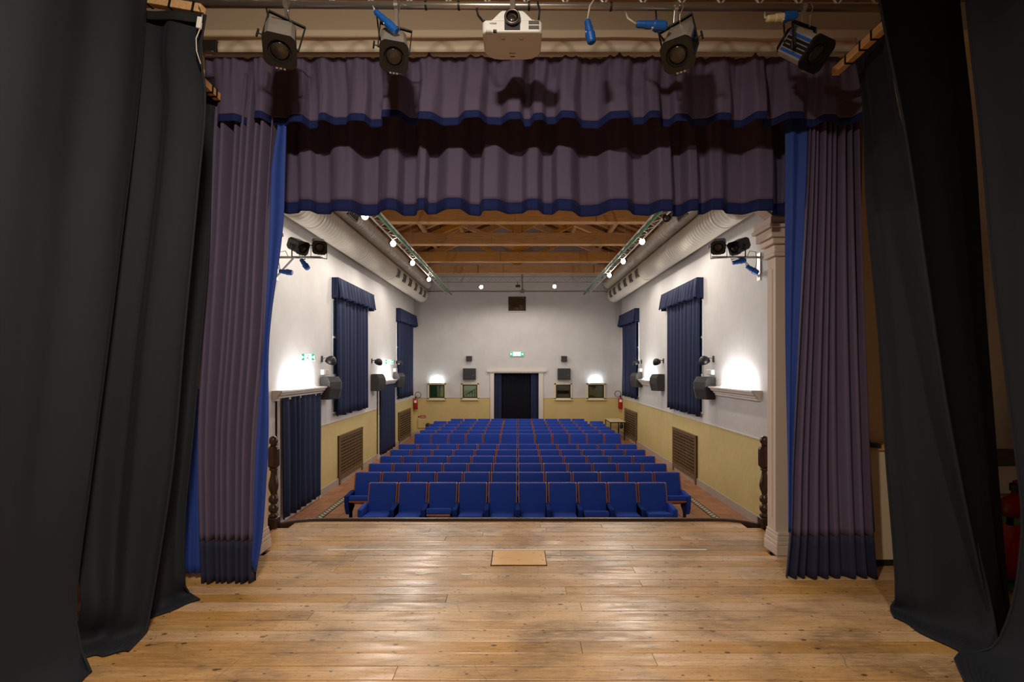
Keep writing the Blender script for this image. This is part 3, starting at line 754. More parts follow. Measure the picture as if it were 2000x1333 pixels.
def spotlight(name, label, cat, group, piv, yaw, pitch, s=1.0, stripe=None, hang=True, yoke_h=.19, housing=None, knob=-1, yoke_roll=0.0):
    """pivot at piv; yaw about z (0 = facing -Y), pitch = degrees below horizontal"""
    t = thing(name, piv, label, cat, group)
    Mz = T(*piv) @ rotz(yaw) @ Matrix.Scale(s, 4)
    Mb = Mz @ rotx(math.radians(90) - math.radians(-pitch)) if False else Mz @ rotx(math.radians(pitch)) @ rotx(math.radians(90))
    # local body frame: +z points out of the lens (before pitch = -Y), x right, y up
    hs = housing or SPOTALU
    body = MB().prism(oct_poly(.115, .115, .03), -.16, .13, Mb).build('housing', hs, t, bev=.005)
    MB().prism(oct_poly(.098, .098, .03), -.21, -.16, Mb).build('rear_cap', BLACKM, t, bev=.005)
    fr = MB()                                                        # front plate with round opening
    outer = oct_poly(.128, .128, .036); n = 32
    ring = [(.092 * math.cos(2 * math.pi * k / n), .092 * math.sin(2 * math.pi * k / n)) for k in range(n)]
    outr = []
    for k in range(n):
        a = 2 * math.pi * k / n; c, s_ = math.cos(a), math.sin(a)
        m_ = max(abs(c) / .128, abs(s_) / .128, (abs(c) + abs(s_)) / (.256 - .036)); outr.append((c / m_, s_ / m_))
    vs = [Mb @ Vector((x, y, .15)) for x, y in ring] + [Mb @ Vector((x, y, .15)) for x, y in outr] + [Mb @ Vector((x, y, .125)) for x, y in ring] + [Mb @ Vector((x, y, .125)) for x, y in outr]
    fs = []
    for k in range(n):
        k2 = (k + 1) % n
        fs += [(k, n + k, n + k2, k2), (2 * n + k, k, k2, 2 * n + k2), (n + k, 3 * n + k, 3 * n + k2, n + k2)]
    fr.add(vs, fs); fr.build('front_plate', BLACKM, t)
    MB().lathe([(.095, .131), (.074, .133)], 28, Mb).build('lens_seat', RADDARK, t)
    MB().lathe([(.075, .134), (.06, .140), (.04, .145), (.02, .148), (.001, .149)], 28, Mb).build('lens', LENS, t, smooth=True)
    for sx in (-1, 1):
        for yy in (-.06, -.03, 0, .03, .06):
            col = BLACKM
            if stripe and sx == stripe and yy in (-.06, .06): col = BLUEP
            MB().box(sx * .114 - .004, sx * .114 + .004, yy - .011, yy + .011, -.14, .115, Mb).build('cooling_fin' if col is BLACKM else 'blue_stripe', col, t)
    for k in (-1, 0, 1): MB().box(k * .03 - .008, k * .03 + .008, -.142, -.126, .13, .15, Mb).build('filter_clip', STEEL, t)
    # yoke
    up = 1 if hang else -1
    My = Mz @ roty(yoke_roll)
    yk = MB()
    for sx in (-1, 1): yk.box(sx * .142 - .005, sx * .142 + .005, -.014, .014, min(0, up * yoke_h), max(0, up * yoke_h), My)
    yk.box(-.147, .147, -.016, .016, min(up * yoke_h, up * (yoke_h + .012)), max(up * yoke_h, up * (yoke_h + .012)), My)
    yk.build('yoke', BLACKM, t, bev=.003)
    for sx in (-1, 1):
        MB().lathe([(.012, 0), (.012, .03)], 10, My @ T(sx * .13 - .015, 0, 0) @ roty(math.pi / 2)).build('pivot_bolt', BLACKM, t)
    MB().box(knob * .178 - .008, knob * .178 + .008, -.012, .012, -.035, .035, My).build('tilt_knob', BLACKM, t, bev=.006)
    MB().tube([tuple(My @ Vector((knob * .145, 0, 0))), tuple(My @ Vector((knob * .178, 0, 0)))], .006 * s, 8).build('knob_shaft', BLACKM, t)
    if hang:
        top = My @ Vector((0, 0, yoke_h + .01))
        MB().bar(top, (top.x, TY, tz(VX + F * top.x / TY) - .02), .03, .018).build('hook_clamp', STEEL, t, bev=.003)
        MB().lathe([(.034, -.014), (.034, .014)], 14, T(top.x, TY, tz(VX + F * top.x / TY)) @ roty(math.pi / 2)).build('clamp_ring', STEEL, t)
        ch = MB(); p0 = Vector((top.x + .03, TY - .03, tz(VX + F * top.x / TY) + .02)); p1 = top + Vector((.03, -.02, -.03))
        ch.tube([p0, p0.lerp(p1, .3) + Vector((.012, -.02, 0)), p0.lerp(p1, .6) + Vector((-.008, -.02, 0)), p1], .004, 5); ch.build('safety_chain', STEEL, t)
        c0 = My @ Vector((-.1, .1, .05))
        MB().tube([(top.x - .15, TY, tz(VX + F * top.x / TY) - .02), (top.x - .13, TY + .02, top.z - .06), (c0.x - .02, c0.y, c0.z + .06), tuple(c0)], .006, 6).build('power_cord', CABLE, t, smooth=True)
    return t
GS = 'stage spotlights on the truss'
spotlight('stage_spotlight', 'leftmost of four spotlights on the truss, tilted down to the right', 'spotlight', GS, at(548, 84, TY), math.radians(22), 56, .88, yoke_roll=math.radians(14), yoke_h=.21)
spotlight('stage_spotlight', 'second spotlight from the left on the truss, beside a blue plug', 'spotlight', GS, at(769, 98, TY), math.radians(16), 54, .80, yoke_roll=math.radians(6), yoke_h=.21)
spotlight('stage_spotlight', 'spotlight right of the projector with blue stripes, turned to the left', 'spotlight', GS, at(1329, 92, TY), math.radians(-34), 54, .88, stripe=1, yoke_roll=math.radians(-12), yoke_h=.21, knob=1)
spotlight('stage_spotlight', 'rightmost truss spotlight with a blue side stripe, beside the pine batten', 'spotlight', GS, at(1573, 96, TY), math.radians(26), 46, .88, stripe=-1, yoke_roll=math.radians(-5), yoke_h=.19)

# blue plugs on the truss
def plug(label, a, b, r=.03, cable=None, collar=None, group='blue plugs on the stage truss', mt=None):
    a = Vector(a); b = Vector(b); L_ = (b - a).length
    t = thing('power_plug', tuple(a), label, 'plug', group)
    M = T(*a) @ (b - a).to_track_quat('Z', 'Y').to_matrix().to_4x4()
    MB().lathe([(r * .62, 0), (r * .8, .01), (r * .8, L_ * .28), (r * .95, L_ * .30), (r * .9, L_ * .55)], 14, M).build('plug_body', mt or BLUEP, t, smooth=False)
    MB().lathe([(r * 1.15, L_ * .55), (r * 1.2, L_ * .6), (r * 1.05, L_ * .95), (r * .8, L_)], 14, M).build('socket_body', BLUEP, t)
    MB().lathe([(r * .8, -.018), (r * .8, .018)], 12, M @ T(r * .8, 0, L_ * .7) @ roty(math.pi / 2)).build('flap_cap', BLUEP, t)
    MB().box(-r * .5, r * .5, -r * 1.02, -r * .8, L_ * .5, L_ * .62, M).build('rating_label', WHITEP, t)
    if cable: MB().tube(cable, .007, 6).build('cable_tail', GCABLE, t, smooth=True)
    return t
plug('blue plug hanging diagonally beside the second spotlight', at(733, 22, 3.5), at(775, 62, 3.5), .026, [at(728, 12, 3.55), at(733, 22, 3.5)])
plug('blue plug hanging straight down right of the projector', at(1147, 40, 3.5), at(1156, 84, 3.5), .03, [at(1160, 0, 3.5), at(1152, 12, 3.5), at(1147, 40, 3.5)])
plug('blue plug lying level left of the striped spotlight', at(1243, 47, 3.5), at(1302, 51, 3.5), .03, [at(1222, 24, 3.55), at(1226, 36, 3.5), at(1243, 47, 3.5)])
plug('white and blue plug left of the rightmost truss spotlight', at(1497, 37, 3.5), at(1556, 30, 3.5), .028, [at(1494, 24, 3.55), at(1494, 34, 3.5), at(1497, 37, 3.5)], mt=CREAM)

# ------------------------------------------------------------------ projector
def projector():
    y0, y1 = 3.42, 3.74
    t = thing('video_projector', at(1000, 62, y0), 'white video projector hanging upside down from the truss, lens facing forward', 'projector')
    zb = Z_(62, y0); x0, x1 = X_(942, y0), X_(1059, y0); cx = (x0 + x1) / 2; hw = (x1 - x0) / 2
    # plan outline, rounded at the rear, raised in the middle of the front face
    plan = [(-hw, y0 + .02), (-hw + .02, y0), (hw - .02, y0), (hw, y0 + .02), (hw, y1 - .09), (hw - .02, y1 - .04), (hw - .07, y1 - .008), (hw - .12, y1), (-hw + .12, y1), (-hw + .07, y1 - .008), (-hw + .02, y1 - .04), (-hw, y1 - .09)]
    top = lambda x: zb + .085 + .065 * max(0, min(1, (.115 - abs(x)) / .055))
    m = MB(); n = len(plan)
    m.add([(cx + p[0], p[1], zb) for p in plan] + [(cx + p[0], p[1], zb + .085) for p in plan], [tuple(range(n))[::-1], tuple(range(n, 2 * n))] + [(i, (i + 1) % n, n + (i + 1) % n, n + i) for i in range(n)])
    m.build('case', WHITEP, t, bev=.012)
    m = MB().prism([(-.15, .075), (.15, .075), (.09, .135), (.07, .148), (-.07, .148), (-.09, .135)], -(y1 - .05), -(y0 - .004), T(cx, 0, zb) @ rotx(math.pi / 2))
    m.build('lens_hump', WHITEP, t, bev=.008)
    L0 = T(cx, y0 - .002, zb + .085) @ rotx(math.pi / 2)
    MB().box(cx - .055, cx + .055, y0 - .008, y0 + .01, zb + .012, zb + .09).build('lens_recess', BLACKP, t, bev=.004)
    MB().lathe([(.056, -.02), (.056, .03), (.048, .034), (.044, .01), (.036, 0)], 32, L0).build('lens_barrel', BLACKP, t, smooth=False)
    MB().lathe([(.047, .03), (.049, .036), (.045, .037), (.043, .03)], 32, L0, cap=False).build('lens_ring', STEEL, t, smooth=True)
    MB().lathe([(.042, .012), (.03, .02), (.012, .025), (.001, .026)], 28, L0).build('lens_glass', LENS, t, smooth=True)
    for gx0, gx1, gz0, gz1 in ((.115, .188, .052, .075), (.115, .188, .018, .042)):
        MB().box(cx + gx0, cx + gx1, y0 - .003, y0 + .01, zb + gz0, zb + gz1).build('vent_panel', BLACKP, t)
        for k in range(12):
            xx = cx + gx0 + .004 + k * (gx1 - gx0 - .008) / 11
            MB().box(xx - .0012, xx + .0012, y0 - .006, y0, zb + gz0, zb + gz1).build('vent_slat', GRILLE, t)
    for k in range(6): MB().box(cx - .185 + k * .007, cx - .183 + k * .007, y0 - .003, y0 + .03, zb - .001, zb + .012).build('side_slot', GRILLE, t)
    MB().box(cx - .135, cx - .11, y0 - .003, y0 + .012, zb - .001, zb + .014).build('sensor_window', BLACKP, t)
    for sx in (-.065, .065):
        MB().lathe([(.016, -.006), (.016, .002)], 18, T(cx + sx, y0 + .07, zb)).build('foot_disc', PLASTER, t)
        MB().box(cx + sx - .013, cx + sx + .013, y0 + .067, y0 + .073, zb - .008, zb).build('foot_slot', GRILLE, t)
    MB().box(cx - .018, cx + .018, y1 - .05, y1 - .042, zb - .002, zb + .001).build('latch', GRILLEDARK, t)
    for sx in (-.145, .15):
        MB().lathe([(.006, 0), (.006, .02), (.01, .022), (.01, .03)], 8, T(cx + sx, y0 + .05, zb + .085)).build('brass_screw', BATTEN, t)
        MB().bar((cx + sx, y0 + .05, zb + .1), (cx + sx * .5, y0 + .16, zb + .13), .012, .006).build('bracket_arm', STEEL, t)
    MB().box(cx - .018, cx + .018, TY - .05, TY - .03, zb + .12, zb + .5).build('hanging_strap', STEEL, t)
    MB().tube([at(931, 18, TY), at(934, 30, 3.55), at(942, 40, 3.5), at(948, 42, 3.5)], .008, 8).build('power_cord', CABLE, t, smooth=True)
    MB().tube([at(1050, 4, 3.56), at(1054, 20, 3.56), at(1052, 38, 3.56)], .007, 8).build('signal_cord', CABLE, t, smooth=True)
    def text(body, size, M, name):
        c = bpy.data.curves.new(name, 'FONT'); c.body = body; c.size = size; c.align_x = 'CENTER'; c.align_y = 'CENTER'; c.extrude = .0004
        o = bpy.data.objects.new(name, c); COL.objects.link(o)
        dg = bpy.context.evaluated_depsgraph_get(); me = bpy.data.meshes.new_from_object(o.evaluated_get(dg))
        bpy.data.objects.remove(o); me.materials.clear(); me.materials.append(GRILLEDARK)
        o = bpy.data.objects.new(name, me); COL.objects.link(o)
        me.transform(M); put(o, t); return o
    text('EPSON', .016, T(cx - .135, y0 - .0025, zb + .058) @ rotx(math.pi / 2) @ rotz(math.pi), 'front_lettering')
    text('EPSON', .017, T(cx, y1 - .085, zb - .0015) @ rotx(math.pi) @ rotz(math.pi) @ rotz(math.pi), 'underside_lettering')
    return t
projector()

# ------------------------------------------------------------------ hall seats
def chair_proto():
    t = thing('theatre_seat', (0, 0, 0), 'x', 'seat', 'blue theatre seats')
    hw = .2525
    # reclined back: profile from (y, z); pad in front (towards -y), ply shell behind
    def slab(x, y_t, y_b, z_t, z_b, th0, th1, bulge):
        n = 6; vs = []; fs = []
        for i in range(n + 1):
            f = i / n; z = z_b + (z_t - z_b) * f; yy = y_b + (y_t - y_b) * f
            b = bulge * math.sin(math.pi * min(1, max(0, f)))
            for xx in (-x, x): vs.append((xx, yy - th0 - b, z))
            for xx in (-x, x): vs.append((xx, yy + th1, z))
        for i in range(n):
            a = i * 4; b = a + 4
            fs += [(a, a + 1, b + 1, b), (a + 2, b + 2, b + 3, a + 3), (a, b, b + 2, a + 2), (a + 1, a + 3, b + 3, b + 1)]
        fs += [(0, 2, 3, 1), (n * 4, n * 4 + 1, n * 4 + 3, n * 4 + 2)]
        return MB().add(vs, fs)
    slab(hw - .012, .0, -.16, .95, .38, .065, .0, .012).build('backrest', SEATBLUE, t, bev=.018, local=True, smooth=True)
    slab(hw, .006, -.154, .945, .36, .0, .028, 0).build('back_shell', SEATWOOD, t, bev=.006, local=True)
    for sx in (-1, 1):
        slab2 = MB(); vs = []
        for z, yy in ((.40, -.155), (.945, -.004)):
            for xx in (sx * hw - .011, sx * hw + .011):
                vs += [(xx, yy - .05, z), (xx, yy + .03, z)]
        slab2.add(vs, [(0, 1, 3, 2), (4, 6, 7, 5), (0, 4, 5, 1), (2, 3, 7, 6), (0, 2, 6, 4), (1, 5, 7, 3)])
        slab2.build('side_strip', SEATWOOD, t, bev=.004, local=True)
    # seat cushion pivots at its rear edge
    sb = MB().box(-.215, .215, -.45, 0, -.035, .075)
    s = sb.build('seat', SEATBLUE, t, bev=.03, local=True, smooth=True, seg=3); s.location = (0, -.17, .40)
    p = MB().box(-.205, .205, -.44, -.01, -.06, -.03).build('seat_pan', SEATWOOD, None, bev=.006); p.parent = s
    return t

def arm_mesh():
    m = MB(); prof = [(-.53, .36), (-.55, .58), (-.54, .605), (-.18, .625), (-.13, .60), (-.16, .30), (-.3, .22), (-.46, .22)]
    m.prism([(y_, z_) for y_, z_ in prof], -.042, .042, Matrix(((0, 0, 1, 0), (1, 0, 0, 0), (0, 1, 0, 0), (0, 0, 0, 1))))
    return m.mesh('armrest', SEATBLUE, True)
ARM = arm_mesh()
LEGM = MB().box(-.02, .02, -.32, -.24, .02, .3).box(-.03, .03, -.42, -.1, 0, .025).mesh('leg', BLACKM)
PITCH = .55
cproto = chair_proto()
rows_y = [(9.01 + .89 * i, 10 if i == 0 else 12) for i in range(6)] + [(15.55 + .88 * i, 10 if i == 5 else 12) for i in range(6)]
TILT = {(0, 0): 4, (0, 1): 3, (0, 2): 22, (0, 3): 5, (0, 4): 0, (0, 5): 0, (0, 6): 3, (0, 7): 16, (0, 8): 5, (0, 9): 10, (1, 0): 20, (1, 11): 20}
rc = random.Random(2)
used = False
for ri, (yy, cnt) in enumerate(rows_y):
    rn = 'front' if ri == 0 else ('rearmost' if ri == 11 else ORD[ri + 1])
    for ci in range(cnt):
        x = (ci - (cnt - 1) / 2) * PITCH
        if ri == 10 and ci == cnt - 1: x += .06
        o = copy_tree(cproto) if used else cproto
        used = True
        o.location = (x, yy, FL)
        tl = TILT.get((ri, ci), rc.choice([2, 3, 5]))
        which = ORD[ci + 1] + ' from the left aisle' if ci < cnt / 2 else ORD[cnt - ci] + ' from the right aisle'
        o['label'] = 'blue padded theatre seat in the %s row, %s' % (rn, which)
        o['group'] = 'blue theatre seats'
        for ch in o.children:
            if ch.name.startswith('seat'): ch.rotation_euler = (-math.radians(tl), 0, 0)
        for k, xx in ((0, -PITCH / 2),) + (((1, PITCH / 2),) if ci == cnt - 1 else ()):
            for me, nm in ((ARM, 'armrest'), (LEGM, 'leg')):
                a = bpy.data.objects.new(nm, me); COL.objects.link(a); a.parent = o; a.location = (xx, 0, 0)
                if nm == 'armrest':
                    m_ = a.modifiers.new('bevel', 'BEVEL'); m_.width = .02; m_.segments = 3; m_.limit_method = 'ANGLE'

# ------------------------------------------------------------------ hall window and door curtains
def hall_curtain(sg, y0, y1, ztop, zbot, label, pelmet=True, name='window_curtain', cat='curtain', group='navy window curtains', seed=1, yp=None, x_in=None):
    xw = sg * (WX - .09)
    t = thing(name, (xw, (y0 + y1) / 2, zbot), label, cat, group)
    L_ = y1 - y0
    rows = [(xw, y0, ztop, xw, y1, ztop), (xw, y0 + .02, (ztop + zbot) / 2, xw, y1 - .02, (ztop + zbot) / 2), (xw, y0 + .03, zbot, xw, y1 - .02, zbot)]
    G, K = cloth_grid(rows, 160, 14, make_folds(L_, .08, .19, seed, .4), L_, lambda v: .04 + .02 * v)
    v = np.linspace(0, 1, 15); G[:, :, 2] += (.02 * make_folds(L_, .15, .4, seed + 9)(np.linspace(0, L_, 161)))[None, :] * (v ** 6)[:, None]
    sheet('curtain_cloth', G, HALLCURT, t, .004)
    if pelmet:
        xp = sg * (WX - .17); a, b = yp
        zt = ztop + .04
        rows = [(xp, a, zt, xp, b, zt), (xp - sg * .05, a - .02, zt - .5, xp - sg * .05, b + .03, zt - .47)]
        G, K = cloth_grid(rows, 150, 8, make_folds(b - a, .07, .17, seed + 4, .4), b - a, lambda v: .015 + .05 * v)
        G[-1, :, 2] += .025 * make_folds(b - a, .1, .3, seed + 8)(np.linspace(0, b - a, 151))
        sheet('pelmet_cloth', G, HALLCURT, t, .004)
        for yy in (a, b):
            rows = [(sg * WX, yy, zt, xp, yy, zt), (sg * WX, yy, zt - .5, xp, yy, zt - .5)]
            G, K = cloth_grid(rows, 20, 6, make_folds(.2, .05, .09, seed + 6), .2, lambda v: .006 + .015 * v)
            sheet('pelmet_return', G, HALLCURT, t, .004)
        MB().box(min(sg * WX, xp), max(sg * WX, xp), a, b, zt - .01, zt + .015).build('pelmet_board', HALLCURT, t)
    return t
nw = 0
for sg, sd in ((-1, 'left'), (1, 'right')):
    for k, (a, b) in enumerate(((12.35, 14.95), (18.85, 21.35))):
        hall_curtain(sg, a, b, H + 2.2, H - 1.27, 'navy curtain with gathered pelmet, window on the %s wall %s' % (sd, 'nearer the stage' if k == 0 else 'by the back wall'), seed=100 + 10 * k + (sg > 0) * 3, yp=(a - .05, b + .42))
        nw += 1
        wn = struct(MB().box(min(sg * WX, sg * (WX - .03)), max(sg * WX, sg * (WX - .03)), a - (.02 if sg < 0 else .06), b, H - 1.2, H + 1.7).build('window_%d' % nw, WHITEP))
        for j in range(2):
            for i in range(3):
                l_ = (b - a) / 2; h_ = 2.9 / 3
                MB().box(sg * (WX - .034) - .004, sg * (WX - .034) + .004, a + j * l_ - .05, a + j * l_ + l_ - .08, H - 1.16 + i * h_, H - 1.16 + i * h_ + h_ - .06).build('pane', WINGLASS, wn)
NEAR_D, FAR_D = (9.50, 11.42), (16.3, 18.15)
for k, (a, b) in enumerate((NEAR_D, FAR_D)):
    hall_curtain(-1, a, b, H - .62, FL + .09, 'navy door curtain on the left wall, %s' % ('nearest the stage' if k == 0 else 'between the two radiator covers'), pelmet=False, name='door_curtain', group='navy door curtains', seed=150 + k)
    d = struct(MB().box(-WX, -WX + .03, a - .06, b + .06, FL, H - .6).build('door_%d' % (k + 1), WHITEP))
    for yy in (a - .06, b - .02): MB().box(-WX, -WX + .06, yy, yy + .08, FL, H - .6).build('door_jamb', PLASTER, d)

# cornices with uplights
def cornice(sg, y0, y1, zt, label, tube=True, ty=None, proj=.2):
    t = thing('wall_cornice', (sg * WX, (y0 + y1) / 2, zt), label, 'cornice', 'plaster cornices with uplights')
    prof = [(0, 0), (proj, 0), (proj, -.035), (proj - .035, -.045), (proj - .05, -.09), (proj - .1, -.125), (proj - .1, -.15), (proj - .13, -.16), (proj - .13, -.2), (0, -.2)]
    m = MB(); n = len(prof)
    for yy, e in ((y0, 1), (y1, -1)):
        for d, z in prof: m.v.append((sg * (WX - d), yy + e * (proj - d) * .6 * (1 if d else 0), zt + z))
    m.f = [tuple(range(n)), tuple(range(2 * n - 1, n - 1, -1))] + [(i, (i + 1) % n, n + (i + 1) % n, n + i) for i in range(n)]
    m.build('moulding', PLASTER, t)
    if tube:
        a, b = ty
        l = thing('uplight_tube', (sg * (WX - .1), a, zt + .02), 'bright white uplight tube lying on ' + tube, 'lamp', 'white uplight tubes')
        MB().box(sg * (WX - .1) - .025, sg * (WX - .1) + .025, a - .03, b + .03, zt + .001, zt + .015).build('lamp_base', WHITEP, l)
        MB().tube([(sg * (WX - .1), a, zt + .03), (sg * (WX - .1), b, zt + .03)], .014, 10).build('glowing_tube', TUBEGLOW, l, smooth=True)
cornice(-1, 9.3, 11.85, H - .47, 'white plaster cornice over the left door curtain nearest the stage', 'the left cornice nearest the stage', (9.8, 11.0))
cornice(-1, 16.1, 18.45, H - .48, 'white plaster cornice over the farther left door curtain', 'the farther left cornice', (16.6, 17.8))
cornice(1, 9.35, 11.5, H - .47, 'white plaster cornice on the right wall nearest the stage', 'the right cornice nearest the stage', (9.75, 10.95))
cornice(1, 16.3, 18.3, H - .48, 'white plaster cornice on the right wall between far speakers', 'the farther right cornice', (16.6, 17.8))

# exit signs
def exit_sign(loc, w_, h_, label, face='front'):
    t = thing('exit_sign', loc, label, 'sign', 'lit green exit signs')
    x, y_, z = loc
    MB().box(x - w_ / 2 - .01, x + w_ / 2 + .01, y_, y_ + .05, z - h_ / 2 - .01, z + h_ / 2 + .01).build('sign_case', WHITEP, t)
    MB().box(x - w_ / 2, x + w_ / 2, y_ - .006, y_, z - h_ / 2, z + h_ / 2).build('sign_face', SIGNWHITE, t)
    for sx in (-1, 1):
        a = x + sx * w_ * .40
        MB().box(a - w_ * .1, a + w_ * .1, y_ - .010, y_ - .006, z - h_ / 2, z + h_ / 2).build('green_panel', SIGNGREEN, t)
        MB().prism([(-.3 * h_, -.25 * h_), (.3 * h_, -.25 * h_), (0, .25 * h_)], .010, .013, T(a, y_, z) @ rotx(math.pi / 2) @ rotz(sx * math.pi / 2)).build('arrow', SIGNWHITE, t)
    MB().box(min(x, -WX), x, y_ + .02, y_ + .04, z - .02, z + .02).build('wall_arm', WHITEP, t) if x < -4 else None
    # running figure
    m = MB(); f = h_
    m.prism([(-.05 * f, .05 * f), (.05 * f, .05 * f), (.02 * f, -.12 * f), (.14 * f, -.38 * f), (.06 * f, -.4 * f), (-.04 * f, -.16 * f), (-.2 * f, -.34 * f), (-.26 * f, -.28 * f), (-.1 * f, -.08 * f)], .006, .009, T(x, y_, z) @ rotx(math.pi / 2))
    m.build('running_figure', SIGNGREEN, t)
    MB().lathe([(.08 * f, .006), (.08 * f, .009)], 12, T(x + .03 * f, y_, z + .22 * f) @ rotx(math.pi / 2)).build('figure_head', SIGNGREEN, t)
exit_sign((-4.50, 10.45, Z_(698, 10.45)), .27, .14, 'lit green and white exit sign above the near left door curtain')
exit_sign((-4.54, 17.2, Z_(707, 17.2)), .27, .14, 'lit green and white exit sign above the far left door curtain')
exit_sign((X_(1009.5, BY), BY - .06, Z_(692, BY)), .6, .18, 'lit exit sign above the back wall doorway')

# wall speakers, dome lamps, emergency boxes
def wall_set(sg, yc, label_tail, box=True, dome_flip=False):
    xs = sg * WX
    g = 'wall speakers of the hall'
    t = thing('wall_speaker', (xs, yc, Z_(760, yc * 1.0)), 'dark grey angled wall speaker ' + label_tail, 'speaker', g)
    zc = H - .52; hh = .27
    # plan polygon (distance from wall, y offset): cabinet turned towards the seats
    plan = [(.02, -.22), (.26, -.25), (.42, .02), (.36, .24), (.02, .22)]
    m = MB(); n = len(plan)
    for z, sc in ((zc - hh, .86), (zc - hh * .2, 1.0), (zc + hh * .55, 1.0), (zc + hh, .80)):
        for d, q in plan: m.v.append((xs - sg * (.02 + (d - .02) * sc), yc + q, z))
    for r in range(3):
        for i in range(n): m.f.append((r * n + i, r * n + (i + 1) % n, (r + 1) * n + (i + 1) % n, (r + 1) * n + i))
    m.f += [tuple(range(n))[::-1], tuple(3 * n + i for i in range(n))]
    m.build('cabinet', SPEAKER, t, bev=.01)
    # grille face on the two slanted sides
    def face(i, j, mt, nm, ins=.02):
        p = [Vector((xs - sg * plan[k][0], yc + plan[k][1], 0)) for k in (i, j)]
        d = (p[1] - p[0]); L_ = d.length; d.normalize(); nn = Vector((d.y, -d.x, 0));
        if nn.x * -sg < 0: nn = -nn
        a = p[0] + d * ins; b = p[1] - d * ins
        q = MB(); z0, z1 = zc - hh * .15, zc + hh * .5
        q.add([a + Vector((0, 0, z0)), b + Vector((0, 0, z0)), b + Vector((0, 0, z1)), a + Vector((0, 0, z1))] + [v_ + nn * .008 for v_ in (a + Vector((0, 0, z0)), b + Vector((0, 0, z0)), b + Vector((0, 0, z1)), a + Vector((0, 0, z1)))],
              [(0, 1, 2, 3), (7, 6, 5, 4), (0, 4, 5, 1), (1, 5, 6, 2), (2, 6, 7, 3), (3, 7, 4, 0)])
        q.build(nm, mt, t)
    face(1, 2, BLACKP, 'speaker_grille'); face(2, 3, BLACKP, 'side_grille')
    MB().box(min(xs, xs - sg * .03), max(xs, xs - sg * .03), yc - .08, yc + .08, zc - .1, zc + .1).build('wall_bracket', BLACKM, t)
    # dome lamp
    zl = H + .13
    l = thing('dome_wall_lamp', (xs, yc - .1, zl), 'black dome wall lamp above the speaker ' + label_tail, 'lamp', 'black dome wall lamps')
    M = T(xs - sg * .21, yc - .05, zl) @ roty(sg * math.radians(-28)) @ rotx(math.radians(18))
    MB().lathe([(.005, .125), (.06, .112), (.10, .075), (.125, .02), (.13, -.04), (.122, -.045), (.118, .0), (.09, .06), (.04, .09), (.005, .095)], 20, M, cap=False).build('dome_shade', BLACKM, l, smooth=True)
    MB().lathe([(.04, .06), (.045, .0), (.03, -.02), (.001, -.03)], 14, M).build('bulb', WHITEP, l, smooth=True)
    MB().tube([(xs, yc - .1, zl + .05), (xs - sg * .06, yc - .1, zl + .06), tuple(M @ Vector((0, 0, .115)))], .012, 8).build('arm', BLACKM, l)
    MB().box(min(xs, xs - sg * .025), max(xs, xs - sg * .025), yc - .13, yc - .07, zl - .03, zl + .12).build('wall_plate', BLACKM, l)
    if box:
        ze = H - .14
        e = thing('emergency_light', (xs, yc, ze), 'small white emergency light box above the speaker ' + label_tail, 'lamp', 'emergency light boxes')
        MB().box(min(xs, xs - sg * .09), max(xs, xs - sg * .09), yc - .16, yc + .14, ze - .065, ze + .065).build('light_case', WHITEP, e, bev=.012)
        MB().box(min(xs - sg * .09, xs - sg * .10), max(xs - sg * .09, xs - sg * .10), yc - .13, yc + .11, ze - .05, ze + .05).build('diffuser', PLASTER, e, bev=.004)
for sg, sd in ((-1, 'left'), (1, 'right')):
    wall_set(sg, 11.75, 'on the %s wall nearest the stage' % sd)
    wall_set(sg, 15.75, 'in the middle of the %s wall' % sd, box=False)
    wall_set(sg, 18.5, 'on the %s wall nearest the back' % sd)

